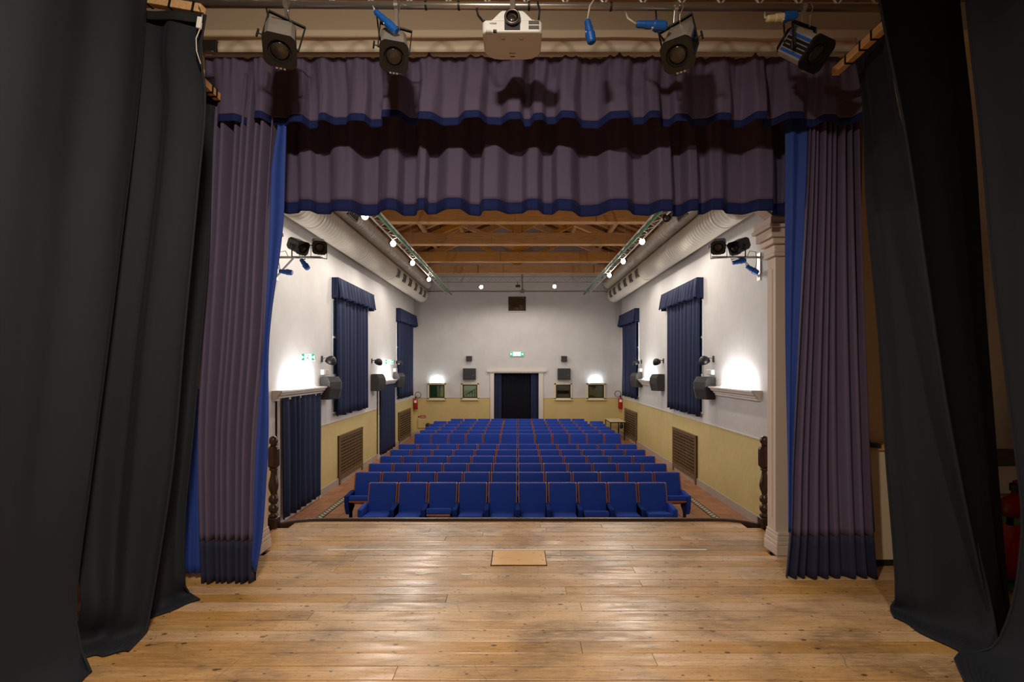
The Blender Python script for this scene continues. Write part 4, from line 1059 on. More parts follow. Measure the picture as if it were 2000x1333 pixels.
# radiator covers
def rad_cover(sg, y0, y1, grid, label):
    xs = sg * (WX - .025); zt, zb_ = H - 1.84, FL
    t = thing('radiator_cover', (xs, (y0 + y1) / 2, FL), label, 'radiator cover', 'brown wooden radiator covers')
    bx = lambda a, b, c, d, e=0.0, th=.03: MB().box(min(xs - sg * e, xs - sg * (e + th)), max(xs - sg * e, xs - sg * (e + th)), a, b, c, d)
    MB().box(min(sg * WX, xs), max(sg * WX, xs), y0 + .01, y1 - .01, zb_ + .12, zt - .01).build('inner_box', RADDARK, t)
    bx(y0, y1, zt - .07, zt).build('top_rail', RADWOOD, t, bev=.005)
    bx(y0, y0 + .09, zb_, zt - .07).build('stile', RADWOOD, t, bev=.005)
    bx(y1 - .09, y1, zb_, zt - .07).build('stile', RADWOOD, t, bev=.005)
    bx(y0 + .09, y1 - .09, zb_ + .11, zb_ + .24).build('bottom_rail', RADWOOD, t, bev=.005)
    MB().box(min(sg * WX, xs - sg * .04), max(sg * WX, xs - sg * .04), y0 - .015, y1 + .015, zt, zt + .025).build('top_board', RADWOOD, t, bev=.005)
    z0, z1 = zb_ + .24, zt - .07
    nh = 11 if grid else 10
    hm = bx(y0 + .09, y1 - .09, -.014 if grid else -.022, .014 if grid else .022, .002, .02).mesh('slat', RADWOOD)
    for i in range(nh):
        o = bpy.data.objects.new('slat', hm); COL.objects.link(o); o.location = (0, 0, z0 + (z1 - z0) * (i + .5) / nh); put(o, t); 
    if grid:
        vm = bx(-.016, .016, z0, z1, .002, .019).mesh('upright_slat', RADWOOD); nvv = 14
        for i in range(nvv):
            o = bpy.data.objects.new('upright_slat', vm); COL.objects.link(o); o.location = (0, y0 + .09 + (y1 - y0 - .18) * (i + .5) / nvv, 0); put(o, t)
        # small square bosses of the woven pattern
        bm_ = bx(-.026, .026, -.026, .026, .006, .02).mesh('lattice_boss', RADWOOD)
        for i in range(0, nvv):
            for j in range(0, nh):
                if (i + j) % 2 == 0 and i % 2 == 0:
                    o = bpy.data.objects.new('lattice_boss', bm_); COL.objects.link(o); o.location = (0, y0 + .09 + (y1 - y0 - .18) * (i + .5) / nvv, z0 + (z1 - z0) * (j + .5) / nh); put(o, t)
for sg, sd in ((-1, 'left'), (1, 'right')):
    rad_cover(sg, 12.7, 14.62, True, 'brown lattice radiator cover on the %s wall nearer the stage' % sd)
    rad_cover(sg, 19.1, 21.2, False, 'brown slatted radiator cover on the %s wall by the back corner' % sd)

# ------------------------------------------------------------------ ducts
def duct(sg, x, z, r, y0, y1, label, grilles, gr_ang, gs, name='air_duct'):
    t = thing(name, (sg * x, y0, z), label, 'duct', 'white air ducts')
    prof = []; yy = y0; k = 0
    while yy < y1:                                          # spiral-seam ribs
        prof += [(r, yy), (r, yy + .125), (r + .012, yy + .132), (r + .012, yy + .142), (r, yy + .149)]; yy += .15; k += 1
    prof = [(r, a) for r, a in prof]
    M = T(sg * x, 0, z) @ rotx(-math.pi / 2)
    MB().lathe(prof, 36, M).build('duct_tube', DUCT, t, smooth=True)
    for yy in np.arange(y0 + 1.5, y1, 3.0):
        MB().lathe([(r + .001, yy - .03), (r + .014, yy - .028), (r + .014, yy + .028), (r + .001, yy + .03)], 36, M, cap=False).build('joint_ring', DUCT, t)
    for yy in np.arange(y0 + 2.2, y1, 3.0):
        MB().box(min(sg * x, sg * WX), max(sg * x, sg * WX), yy - .02, yy + .02, z + r * .2, z + r * .2 + .03).build('wall_strap', GRILLE, t)
    for gy in grilles:
        a = gr_ang; d = Vector((-sg * math.cos(a), 0, math.sin(a)))
        c = Vector((sg * x, gy, z)) + d * (r + .006); up = Vector((sg * math.sin(a), 0, math.cos(a)))
        B = Matrix(((0, up.x, d.x, c.x), (1, up.y, d.y, c.y), (0, up.z, d.z, c.z), (0, 0, 0, 1)))
        w_, h_ = gs
        MB().box(-w_ / 2, w_ / 2, -h_ / 2, h_ / 2, -.03, .004, B).build('grille_back', GRILLEDARK, t)
        fr = thing_part('grille_frame', t)
        for q in ((-w_ / 2, w_ / 2, h_ / 2 - .018, h_ / 2), (-w_ / 2, w_ / 2, -h_ / 2, -h_ / 2 + .018), (-w_ / 2, -w_ / 2 + .018, -h_ / 2, h_ / 2), (w_ / 2 - .018, w_ / 2, -h_ / 2, h_ / 2)):
            fr.box(q[0], q[1], q[2], q[3], -.01, .018, B)
        fr.build('grille_frame', GRILLE, t)
        nb = 6
        bl = MB()
        for i in range(nb):
            xx = -w_ / 2 + w_ * (i + .5) / nb
            bl.box(xx - .008, xx + .008, -h_ / 2, h_ / 2, .0, .012, B)
        tag(bl.build('grille_blades', GRILLE, t), kind='stuff')
    return t
def thing_part(n, t): return MB()
for sg, sd in ((-1, 'left'), (1, 'right')):
    duct(sg, 4.3, H + 3.18, .31, 5.6, 21.5, 'thick white ribbed air duct along the %s wall' % sd, [16.3, 17.2, 18.1, 19.1, 20.1, 20.9], math.radians(-12), (.34, .28))
    duct(sg, 4.05, H + 3.68, .21, 5.6, 21.6, 'thinner white air duct above the thick one on the %s' % sd, [10.2, 11.45], math.radians(-22), (.62, .24))

# ------------------------------------------------------------------ hall lighting trusses and lamps
def hall_truss(sg, label):
    t = thing('hall_lighting_truss', (sg * 3.0, 8.0, H + 3.12), label, 'truss', 'green and white lighting trusses of the hall')
    ch = [(sg * 3.1, H + 3.16), (sg * 2.89, H + 3.14), (sg * 3.0, H + 3.36)]
    for i, (x, z) in enumerate(ch):
        MB().tube([(x, 7.5, z), (x, 21.2, z)], .02 if i != 1 else .033, 8).build('truss_chord', GREEN if i == 1 else ALU, t, smooth=True)
    m = MB()
    yy = 7.6; k = 0
    while yy < 21.1:
        for a, b in ((0, 2), (1, 2), (0, 1)):
            A, B = (ch[a], ch[b]) if k % 2 == 0 else (ch[b], ch[a])
            m.tube([(A[0], yy, A[1]), (B[0], yy + .28, B[1])], .007, 4, cap=False)
        yy += .28; k += 1
    tag(m.build('truss_lacing', ALU, t), kind='stuff')
    for yy in (9.5, 13.6, 16.0, 18.7, 21.0):
        MB().tube([(sg * 3.0, yy, H + 3.36), (sg * 3.0, yy, TIE + .05)], .006, 5).build('hanger_wire', STEEL, t)
hall_truss(-1, 'long green and white lighting truss under the roof on the left')
hall_truss(1, 'long green and white lighting truss under the roof on the right')
t = thing('cross_truss', (0, 19.75, H + 3.42), 'thin grey lattice truss across the hall before the back wall', 'truss')
for z, yy in ((H + 3.42, 19.75), (H + 3.64, 19.75)):
    MB().tube([(-3.6, yy, z), (3.6, yy, z)], .011, 6).build('truss_chord', GRILLE, t)
m = MB(); x = -3.6
while x < 3.5:
    m.tube([(x, 19.75, H + 3.42), (x + .2, 19.75, H + 3.64)], .005, 4, cap=False); m.tube([(x + .2, 19.75, H + 3.64), (x + .4, 19.75, H + 3.42)], .005, 4, cap=False); x += .4
tag(m.build('truss_lacing', GRILLE, t), kind='stuff')
t = thing('wall_conduit', (0, BY - .03, Z_(570, BY)), 'thin grey conduit running level across the upper back wall', 'conduit')
MB().tube([(X_(833, BY), BY - .03, Z_(570, BY)), (X_(1190, BY), BY - .03, Z_(570, BY))], .018, 6).build('level_pipe', GRILLE, t)
MB().tube([(X_(1020, BY), BY - .03, Z_(569, BY)), (X_(1020, BY), BY - .03, Z_(530, BY))], .02, 6).build('upright_pipe', GRILLE, t)
MB().box(X_(1017, BY), X_(1024, BY), BY - .07, BY, Z_(573, BY), Z_(567, BY)).build('junction_box', GRILLE, t)
t = thing('ceiling_camera', at(1012, 558, 20.9), 'small dark device hanging in front of the upper back wall', 'camera')
MB().tube([at(1011, 552, 20.9), at(1011, 558, 20.9)], .015, 6).build('stem', BLACKP, t); MB().box(X_(1007, 20.9), X_(1016, 20.9), 20.8, 21.0, Z_(561, 20.9), Z_(557.5, 20.9)).build('device_case', BLACKP, t)

def lamp_head(px, py, Y, label, light=True):
    p = Vector(at(px, py, Y))
    t = thing('truss_lamp', tuple(p), label, 'lamp', 'bright lamps on the hall trusses')
    d = (Vector((0, .5, .2)) - p); d = Vector((p.x * -.25, -1, -.38)).normalized()
    M = T(*p) @ d.to_track_quat('Z', 'Y').to_matrix().to_4x4()
    MB().lathe([(.04, -.2), (.05, -.19), (.075, -.1), (.085, -.03), (.085, .0), (.078, .0), (.07, -.03)], 18, M, cap=True).build('lamp_can', BLACKM, t)
    MB().lathe([(.072, -.005), (.05, .008), (.001, .014)], 18, M).build('glowing_lens', LAMPGLOW if light else LENS, t, smooth=True)
    MB().tube([tuple(p + Vector((0, .08, .05))), tuple(p + (Vector((0, .05, .12)) if abs(p.x) > 2 else Vector((0, 19.75 - p.y, H + 3.42 - p.z))))], .012, 6).build('lamp_hook', ALU, t)
    if light:
        l = bpy.data.lights.new('hall_lamp_light', 'SPOT'); l.energy = LAMP_W; l.spot_size = math.radians(179); l.spot_blend = .35; l.color = (1.0, .92, .82); l.shadow_soft_size = .07
        o = bpy.data.objects.new('hall_lamp_light', l); COL.objects.link(o); o.parent = t; o.location = d * .10; o.rotation_euler = Vector((0, -.08, -1)).to_track_quat('-Z', 'Y').to_euler()
    return t
LX = 3.1
for px, py, nm in ((713, 422, 'first'), (768, 476, 'second'), (806, 514, 'third'), (838, 546, 'fourth')):
    lamp_head(px, py, F * LX / (VX - px), 'bright round lamp on the left hall truss, %s from the stage' % nm)
lamp_head(1302, 426, F * LX / (1302 - VX), 'unlit white-backed lamp on the right hall truss, nearest the stage', False)
for px, py, nm in ((1254, 472, 'first lit one'), (1217, 511, 'second lit one'), (1190, 538, 'third lit one')):
    lamp_head(px, py, F * LX / (px - VX), 'bright round lamp on the right hall truss, %s from the stage' % nm)
lamp_head(940, 561, 19.6, 'large bright lamp left of the small window high on the back wall')
lamp_head(1083, 560, 19.6, 'large bright lamp right of the small window high on the back wall')

# wall bracket with two profile spots per side
for sg, sd, plugs in ((-1, 'left', [((546, 530), (571, 533)), ((588, 507), (602, 526))]), (1, 'right', [((1431, 514), (1456, 508)), ((1458, 520), (1480, 534))])):
    Y = 9.45; zb = Z_(503, Y)
    t = thing('lamp_bracket', (sg * WX, Y, zb), 'steel wall bracket bar holding two black spotlights on the %s wall' % sd, 'bracket', 'steel wall brackets')
    MB().tube([(sg * WX, Y, zb), (sg * 3.77, Y, zb)], .024, 10).build('bracket_bar', ALU, t, smooth=True)
    MB().tube([(sg * 4.35, Y, zb - .01), (sg * 4.69, Y, zb - .38)], .02, 8).build('diagonal_brace', WHITEP, t)
    MB().box(min(sg * WX, sg * (WX - .02)), max(sg * WX, sg * (WX - .02)), Y - .06, Y + .06, zb - .45, zb + .08).build('wall_plate', ALU, t)
    MB().tube([(sg * 4.45, Y, zb), (sg * 4.5, Y - .02, zb + .12), (sg * 4.62, Y - .02, zb + .1), (sg * 4.64, Y, zb - .1), (sg * 4.6, Y, zb - .3)], .008, 6).build('cable_loop', GCABLE, t, smooth=True)
    for i, px in enumerate((583, 623) if sg < 0 else (1404, 1443)):
        inner = (i == 1) if sg < 0 else (i == 0)
        spotlight('wall_spotlight', 'black wall bracket spotlight on the %s, %s' % (sd, 'farther from the wall' if inner else 'closer to the wall'), 'spotlight', 'black spotlights on the wall brackets',
                  at(px, 481, Y - .02), math.radians((28 if inner else 62) * (-sg)) if True else 0, 24, 1.02, hang=False, yoke_h=.22, housing=BLACKP)
    for k, (a, b) in enumerate(plugs):
        plug('blue plug dangling below the %s wall bracket, %s' % (sd, 'nearer the wall' if (k == 0) == (sg < 0) else 'farther from the wall'), at(a[0], a[1], Y - .05), at(b[0], b[1], Y - .05), .05,
             [at(a[0], a[1], Y - .05), at(a[0] - 3, a[1] - 8, Y - .05), at(a[0] - 6, a[1] - 16, Y)] , group='blue plugs on the wall brackets')

# ------------------------------------------------------------------ back wall details
d0, d1, dz = X_(965, BY), X_(1052, BY), Z_(727, BY)
dr = struct(MB().box(d0 - .17, d0, BY - .05, BY + .3, FL, dz).box(d1, d1 + .2, BY - .05, BY + .3, FL, dz).build('door_3', PLASTER))
MB().box(X_(951, BY), X_(1067, BY), BY - .12, BY, dz, dz + .10).build('door_lintel', PLASTER, dr, bev=.01)
MB().box(X_(955, BY), X_(1063, BY), BY - .08, BY, dz - .05, dz).build('lintel_bed', PLASTER, dr, bev=.01)
t = thing('doorway_curtain', ((d0 + d1) / 2, BY + .2, FL), 'dark navy curtain closing the doorway in the back wall', 'curtain')
for a, b, yy, sd in ((d0, d0 + .34, BY + .12, 1), (d1 - .34, d1, BY + .12, 2), (d0 + .2, d1 - .2, BY + .24, 3)):
    G, K = cloth_grid([(a, yy, dz, b, yy, dz), (a, yy, FL + .02, b, yy, FL + .02)], 60, 8, make_folds(b - a, .05, .12, 60 + sd), b - a, lambda v: .03)
    sheet('side_drape' if sd < 3 else 'centre_drape', G, HALLCURT if sd < 3 else DOORDARK, t, .004)
# lobby seen through the panes
struct(MB().box(-5, 5, BY + 3.3, BY + 3.5, FL, 2.4).build('wall_lobby', LOBBYW))
struct(MB().box(-5, 5, BY + .3, BY + 3.5, 2.2, 2.4).build('ceiling_lobby', LOBBYW))
lobby_l = bpy.data.lights.new('lobby_light', 'AREA'); lobby_l.energy = 26; lobby_l.size = .8; lobby_l.color = (.9, 1, .92)
lt = thing('lobby_lamp', (-2.6, BY + 1.6, 2.18), 'square ceiling lamp in the lobby behind the back wall panes', 'lamp')
MB().box(-3.0, -2.2, BY + 1.2, BY + 2.0, 2.175, 2.198).build('lamp_panel', WHITEP, lt)
lo = bpy.data.objects.new('lobby_light', lobby_l); COL.objects.link(lo); lo.parent = lt; lo.location = (0, 0, -.03)
rl = thing('stair_railing', (-2.1, BY + 1.2, FL), 'green stair railing seen through the inner left pane', 'railing')
for i in range(9):
    xx = -2.75 + i * .12; MB().tube([(xx, BY + 1.0, FL), (xx, BY + 1.0, .35 + i * .07)], .018, 6).build('baluster', LOBBYG, rl)
MB().bar((-2.85, BY + 1.0, .32), (-1.7, BY + 1.0, 1.0), .05, .04).build('handrail', LOBBYG, rl)
MB().box(-4.6, -3.75, BY + 1.6, BY + 1.7, FL, 1.7).build('green_door_leaf', LOBBYG)
tag(bpy.data.objects['green_door_leaf'], 'green door standing open in the lobby behind the leftmost pane', 'door')
struct(MB().box(.9, 5, BY + 1.6, BY + 1.8, FL, .75).build('wall_lobby_parapet', LOBBYW))
WN = ['leftmost small framed pane in the back wall', 'second small framed pane, left of the doorway', 'third small framed pane, right of the doorway', 'rightmost small framed pane in the back wall']
for i, (a, b) in enumerate(P2):
    x0, x1, z0, z1 = X_(a, BY), X_(b, BY), Z_(780, BY), Z_(749, BY)
    w_ = struct(MB().box(x0, x1, BY - .05, BY + .02, z0 - .02, z0 + .05).box(x0, x1, BY - .05, BY + .02, z1 - .06, z1).box(x0, x0 + .06, BY - .05, BY + .02, z0, z1).box(x1 - .06, x1, BY - .05, BY + .02, z0, z1).build('window_%d' % (i + 5), CREAM))
    MB().box(x0 - .02, x1 + .02, BY - .09, BY, z0 - .05, z0 - .015).build('sill', CREAM, w_)
    f = MB(); g = .05
    f.box(x0 + .06, x1 - .06, BY - .02, BY + .04, z0 + .05, z0 + .05 + g).box(x0 + .06, x1 - .06, BY - .02, BY + .04, z1 - .06 - g, z1 - .06).box(x0 + .06, x0 + .06 + g, BY - .02, BY + .04, z0 + .05, z1 - .06).box(x1 - .06 - g, x1 - .06, BY - .02, BY + .04, z0 + .05, z1 - .06)
    f.build('sash', BLACKP, w_)
    MB().box(x0 + .1, x1 - .1, BY + .0, BY + .012, z0 + .09, z1 - .1).build('pane', GLASS, w_)
    if i in (0, 3):
        l = thing('wall_uplight', ((x0 + x1) / 2, BY - .06, z1 + .03), 'cool white uplight on top of the %s' % ('leftmost pane frame' if i == 0 else 'rightmost pane frame'), 'lamp', 'cool uplights on the back wall')
        xc = (x0 + x1) / 2 + (.0 if i == 0 else -.03)
        MB().box(xc - .22, xc + .22, BY - .09, BY, z1, z1 + .03).build('lamp_tray', WHITEP, l)
        MB().tube([(xc - .19, BY - .05, z1 + .045), (xc + .19, BY - .05, z1 + .045)], .014, 8).build('glowing_tube', COOLGLOW, l)
def back_box(x0, x1, y0, y1, depth, name, label, cat, group):
    t = thing(name, (X_((x0 + x1) / 2, BY), BY, Z_(y1, BY)), label, cat, group)
    a, b, c, d = X_(x0, BY), X_(x1, BY), Z_(y1, BY), Z_(y0, BY)
    MB().box(a, b, BY - depth, BY - .01, c, d).build('cabinet', SPEAKER, t, bev=.012)
    MB().box(a + .03, b - .03, BY - depth - .012, BY - depth, c + .03, d - .03).build('speaker_grille', BLACKP, t, bev=.006)
    if b - a > .3: MB().lathe([(.02, 0), (.02, .006)], 10, T(b - .1, BY - depth - .012, c + .2) @ rotx(math.pi / 2)).build('badge', GRILLE, t)
    MB().box((a + b) / 2 - .05, (a + b) / 2 + .05, BY - .03, BY, c + .05, d - .02).build('wall_bracket', BLACKM, t)
back_box(905, 929.5, 720, 742, .22, 'back_speaker', 'square black speaker on the back wall left of the doorway', 'speaker', 'back wall speakers')
back_box(1089, 1113.5, 720, 742, .22, 'back_speaker', 'square black speaker on the back wall right of the doorway', 'speaker', 'back wall speakers')
back_box(911, 922, 696, 706, .16, 'small_speaker', 'small black speaker above the square one left of the doorway', 'speaker', 'small back wall speakers')
back_box(1096, 1107, 696, 707, .16, 'small_speaker', 'small black speaker above the square one right of the doorway', 'speaker', 'small back wall speakers')
# projection booth window high up
x0, x1, z0, z1 = X_(993, BY), X_(1027, BY), Z_(608, BY), Z_(580, BY)
w_ = struct(MB().box(x0, x1, BY - .02, BY + .06, z0, z0 + .06).box(x0, x1, BY - .02, BY + .06, z1 - .06, z1).box(x0, x0 + .06, BY - .02, BY + .06, z0, z1).box(x1 - .06, x1, BY - .02, BY + .06, z0, z1).build('window_9', BLACKP))
MB().box(x0 - .04, x1 + .04, BY - .07, BY, z0 - .04, z0).build('sill', PLASTER, w_)
MB().box(x0 + .06, x1 - .06, BY + .02, BY + .03, z0 + .06, z1 - .06).build('pane', GLASS, w_)
struct(MB().box(-1.2, 1.2, BY + 1.5, BY + 1.6, 3.8, 6).build('wall_booth_back', RADDARK))
for a, b in ((-1.3, -1.2), (1.2, 1.3)): struct(MB().box(a, b, BY + .3, BY + 1.6, 3.8, 6).build('wall_booth_side', RADDARK))
struct(MB().box(-1.3, 1.3, BY + .3, BY + 1.6, 3.7, 3.8).build('floor_booth', RADDARK)); struct(MB().box(-1.3, 1.3, BY + .3, BY + 1.6, 6, 6.1).build('ceiling_booth', RADDARK))
t = thing('booth_machine', (-.06, BY + .5, 4.0), 'orange machine behind the small dark window high on the back wall', 'machine')
MB().lathe([(.16, 0), (.2, .2), (.19, .5), (.13, .78), (.02, .83)], 18, T(-.07, BY + .56, 3.8)).build('machine_body', ORANGE, t, smooth=True)
MB().box(.08, .24, BY + .5, BY + .6, 4.5, 4.75).build('control_panel', GRILLE, t, bev=.01)
l = bpy.data.lights.new('booth_light', 'POINT'); l.energy = 5; l.color = (1, .8, .6); l.shadow_soft_size = .1
o = bpy.data.objects.new('booth_light', l); COL.objects.link(o); o.parent = t; o.location = (.5, -.1, 1.6)

def extinguisher(p, h_, label, hose=True, hs=-1, group='red fire extinguishers'):
    t = thing('fire_extinguisher', p, label, 'fire extinguisher', group); r = h_ * .155; M = T(*p)
    MB().lathe([(r * .9, 0), (r, .01), (r, h_ * .68), (r * .85, h_ * .76), (r * .35, h_ * .82), (r * .3, h_ * .86)], 18, M).build('cylinder', REDP, t, smooth=True)
    MB().lathe([(r * .4, h_ * .86), (r * .4, h_ * .93), (r * .2, h_ * .94)], 10, M).build('valve', BLACKM, t)
    MB().bar((p[0] - r * .2, p[1], p[2] + h_ * .95), (p[0] + r * 1.3, p[1] - r * .2, p[2] + h_ * 1.0), r * .3, .015).build('lever', BLACKM if hose else REDP, t)
    MB().bar((p[0] - r * .2, p[1], p[2] + h_ * .90), (p[0] + r * 1.2, p[1] - r * .2, p[2] + h_ * .88), r * .3, .012).build('carry_handle', BLACKM, t)
    MB().box(p[0] - r * .6, p[0] + r * .6, p[1] - r * 1.02, p[1] - r * .8, p[2] + h_ * .5, p[2] + h_ * .68).build('paper_label', WHITEP, t)
    if hose:
        pts = [Vector((p[0], p[1], p[2] + h_ * .9))]
        for k in range(9):
            a = math.radians(-30 + k * 42); pts.append(Vector((p[0] + hs * (r * 1.2 - r * 1.5 * math.cos(a)), p[1] - r * .4, p[2] + h_ * 1.08 + r * 1.5 * math.sin(a))))
        MB().tube(pts, .014, 6).build('hose', CABLE, t, smooth=True)
    MB().box(p[0] - r * .3, p[0] + r * .3, p[1] + r * .9, p[1] + r * 1.25, p[2] + h_ * .4, p[2] + h_ * .6).build('wall_hook', BLACKM, t)
extinguisher((X_(812, 21.85), 21.85, Z_(800, 21.85)), .60, 'red fire extinguisher on the back wall in the left corner', hs=1)
extinguisher((X_(1211.5, 21.85), 21.85, Z_(799, 21.85)), .62, 'red fire extinguisher on the back wall in the right corner')
t = thing('red_notice', (X_(824, BY), BY, Z_(817, BY)), 'small red notice with a round mark above the wall hatch', 'sign')
MB().box(X_(820.5, BY), X_(831.5, BY), BY - .012, BY, Z_(817, BY), Z_(812, BY)).build('red_plate', REDP, t)
for k in range(2): MB().box(X_(822, BY), X_(830, BY), BY - .014, BY - .011, Z_(814.2 + 1.6 * k, BY), Z_(813.6 + 1.6 * k, BY)).build('text_line', WHITEP, t)
MB().lathe([(.055, 0), (.055, .012)], 18, T(X_(818, BY), BY, Z_(814.5, BY)) @ rotx(math.pi / 2)).build('round_mark', WHITEP, t)
MB().lathe([(.045, .012), (.045, .014)], 18, T(X_(818, BY), BY, Z_(814.5, BY)) @ rotx(math.pi / 2)).build('red_disc', REDP, t)
DADO = mat('yellow_dado_paint', srgb(206, 184, 124), .7)
t = thing('wall_hatch', (X_(824, BY), BY, Z_(837, BY)), 'yellow painted wall hatch under the red notice', 'hatch')
MB().box(X_(816, BY), X_(831, BY), BY - .03, BY, Z_(837, BY), Z_(818.5, BY)).build('hatch_frame', DADO, t, bev=.006)
MB().box(X_(817, BY), X_(830, BY), BY - .04, BY - .03, Z_(836, BY), Z_(819.5, BY)).build('hatch_leaf', DADO, t, bev=.004)
MB().box(X_(828, BY), X_(829, BY), BY - .055, BY - .04, Z_(828.5, BY), Z_(826.5, BY)).build('pull', GRILLE, t)
t = thing('black_case', (X_(835, 21.2), 21.2, FL), 'small black case on the floor beside the wall hatch', 'case')
MB().box(X_(832, 21.2), X_(838.5, 21.2), 21.05, 21.35, FL, Z_(828, 21.2)).build('case_body', BLACKP, t, bev=.015)
MB().box(X_(833.5, 21.2), X_(837, 21.2), 21.17, 21.23, Z_(828, 21.2), Z_(827, 21.2)).build('case_handle', BLACKM, t)
# table in the right back corner
t = thing('folding_table', (4.2, 20.9, FL), 'pale topped table with black tube legs in the right back corner', 'table')
x0, x1, y0, y1, zt = 3.86, 4.56, 20.3, 21.6, Z_(824, 20.3)
x0, x1 = X_(1192, 20.3), X_(1222, 20.3)
MB().box(x0, x1, y0, y1, zt - .025, zt).build('tabletop', CREAM, t, bev=.006)
for yy in (y0 + .06, y1 - .06):
    for xx in (x0 + .03, x1 - .04): MB().tube([(xx, yy, FL), (xx, yy, zt - .025)], .022, 8).build('leg', BLACKM, t)
    MB().tube([(x0 + .03, yy, zt - .05), (x1 - .04, yy, zt - .05)], .018, 8).build('rail', BLACKM, t)
for xx in (x0 + .03, x1 - .04): MB().tube([(xx, y0 + .06, zt - .06), (xx, y1 - .06, zt - .06)], .018, 8).build('rail', BLACKM, t)
t = thing('dark_bag', (x1 - .12, y0 + .02, zt - .3), 'small dark bag hanging under the corner table', 'bag')
MB().lathe([(.02, 0), (.07, .03), (.08, .12), (.06, .2), (.02, .26)], 12, T(x1 - .16, y0 + .1, zt - .31)).build('bag_body', BLACKP, t, smooth=True)
MB().tube([(x1 - .16, y0 + .1, zt - .06), (x1 - .16, y0 + .1, zt - .03)], .01, 6).build('bag_strap', BLACKP, t)

# ------------------------------------------------------------------ newel posts at the stage edge
def newel(px, label):
    Y = 5.72; x = X_(px, Y); t = thing('newel_post', (x, Y, 0), label, 'post', 'dark turned newel posts'); M = T(x, Y, 0)
    MB().box(x - .058, x + .058, Y - .058, Y + .058, 0, .13).build('base_block', DARKWOOD, t, bev=.012)
    MB().lathe([(.05, .13), (.055, .15), (.03, .17), (.034, .185), (.05, .20), (.055, .23), (.05, .26), (.03, .275), (.028, .29), (.05, .31), (.054, .34), (.045, .37), (.028, .39), (.032, .41), (.05, .46), (.056, .50), (.048, .55), (.034, .61), (.027, .66), (.035, .675), (.046, .685), (.046, .70), (.035, .705)], 24, M).build('turned_shaft', DARKWOOD, t, smooth=True)
    MB().lathe([(.04, .70), (.068, .735), (.068, .93), (.04, .965)], 8, M, twist=math.pi / 8).build('octagon_block', DARKWOOD, t, bev=.006)
    MB().lathe([(.035, .96), (.03, .985), (.045, 1.0), (.05, 1.03), (.042, 1.06), (.02, 1.078), (.002, 1.08)], 20, M).build('ball_finial', DARKWOOD, t, smooth=True)
newel(534, 'dark turned wooden newel post beside the left pillar')
newel(1493, 'dark turned wooden newel post beside the right pillar')

# ------------------------------------------------------------------ stage right wing: shelf cabinet, rack, extinguisher
t = thing('wing_cabinet', (3.75, 4.68, 0), 'low beige cabinet with wooden top behind the right purple drape', 'cabinet')
zt = Z_(876, 4.62)
MB().box(3.22, 3.84, 4.62, 4.93, .06, zt - .02).build('cabinet_body', STAGEWALL, t, bev=.006)
MB().box(3.20, 3.86, 4.6, 4.935, zt - .02, zt + .01).build('cabinet_top', BATTEN, t, bev=.004)
MB().box(3.24, 3.82, 4.63, 4.92, 0, .06).build('cabinet_plinth', RADDARK, t)
t = thing('black_adapter', (3.5, 4.65, zt + .01), 'black adapter with coiled cable on the beige wing cabinet', 'adapter')
MB().box(X_(1700, 4.62), X_(1716, 4.62), 4.58, 4.66, zt + .01, zt + .05).build('adapter_body', BLACKP, t, bev=.008)
MB().tube([(X_(1700, 4.62), 4.62, zt + .03), (X_(1694, 4.62), 4.6, zt + .1), (X_(1688, 4.62), 4.62, zt + .08), (X_(1684, 4.62), 4.64, zt + .02)], .008, 6).build('cord', CABLE, t, smooth=True)
t = thing('green_rack', (4.35, 4.5, 0), 'green metal rack with black top shelf in the right wing', 'rack')
zt = Z_(886, 4.45)
MB().box(3.9, 4.75, 4.25, 4.7, zt - .07, zt).build('top_shelf', BLACKP, t, bev=.006)
for xx in (4.14, 4.72):
    for yy in (4.36, 4.66): MB().box(xx - .03, xx + .03, yy - .02, yy + .02, 0, zt - .07).build('upright', GREENRACK, t)
MB().box(4.11, 4.75, 4.06, 4.09, .57, .63).build('front_rail', GREENRACK, t)
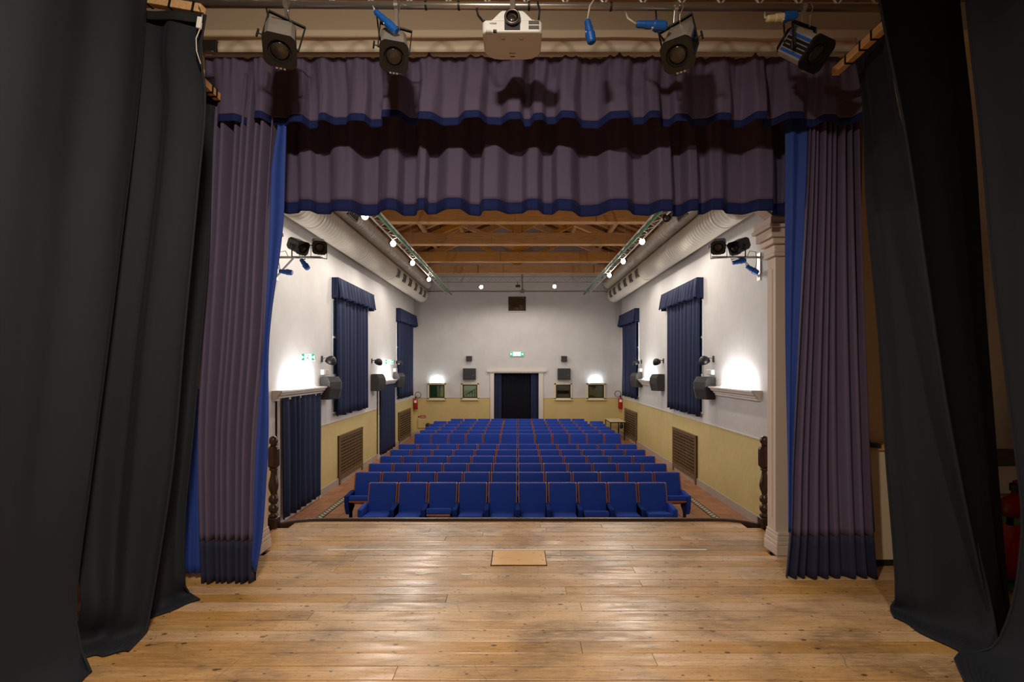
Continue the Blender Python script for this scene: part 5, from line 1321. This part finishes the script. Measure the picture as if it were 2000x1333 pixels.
for xx in (4.11, 4.72): MB().box(xx, xx + .03, 4.06, 4.36, .57, .63).build('side_rail', GREENRACK, t)
MB().box(4.11, 4.75, 4.06, 4.68, .03, .05).build('bottom_shelf', GREENRACK, t)
extinguisher((4.36, 4.24, .055), .88, 'large red fire extinguisher behind the green rail in the right wing', hose=False)
t = thing('white_carton', (4.5, 4.55, .05), 'white carton standing behind the extinguisher on the green rack', 'box')
MB().box(4.36, 4.7, 4.48, 4.64, .05, .98).build('carton_body', WHITEP, t, bev=.004)
MB().box(4.36, 4.7, 4.478, 4.482, .70, .73).build('carton_seam', GRILLE, t)

# ------------------------------------------------------------------ working floodlight over the stage, and an added floor fill
def flood(x, y_, z, aim, label, e, spread=170):
    t = thing('work_floodlight', (x, y_, z), label, 'lamp', 'working floodlights over the stage')
    d = (Vector(aim) - Vector((x, y_, z))).normalized()
    M = T(x, y_, z) @ d.to_track_quat('Z', 'Y').to_matrix().to_4x4()
    MB().prism([(-.16, -.11), (.16, -.11), (.16, .11), (-.16, .11)], -.09, -.012, M).build('flood_case', BLACKM, t, bev=.01)
    MB().box(-.145, .145, -.095, .095, -.012, -.006, M).build('flood_glass', LAMPGLOW, t)
    MB().tube([(x, y_ - .06, z + .03), (x, y_ - .06, 5.6)], .02, 8).build('drop_pole', STEEL, t)
    l = bpy.data.lights.new('flood_light', 'AREA'); l.shape = 'RECTANGLE'; l.size = .28; l.size_y = .18; l.energy = e; l.color = (1.0, .87, .70); l.spread = math.radians(spread)
    o = bpy.data.objects.new('flood_light', l); COL.objects.link(o); o.parent = t
    o.matrix_local = T(0, 0, 0) @ d.to_track_quat('-Z', 'Y').to_matrix().to_4x4()
flood(-.55, .7, 4.58, (-1.4, 3.5, .1), 'stage working floodlight hanging on the left above the stage', WORK_W * 1.35, 158)
flood(.9, -1.0, 4.7, (.6, 2.0, 0), 'unseen fill floodlight added on the right above the stage', WORK_W * .5, 112)  # weak second lamp, unseen, added to fill the floor with light

print('objects', len(bpy.data.objects))
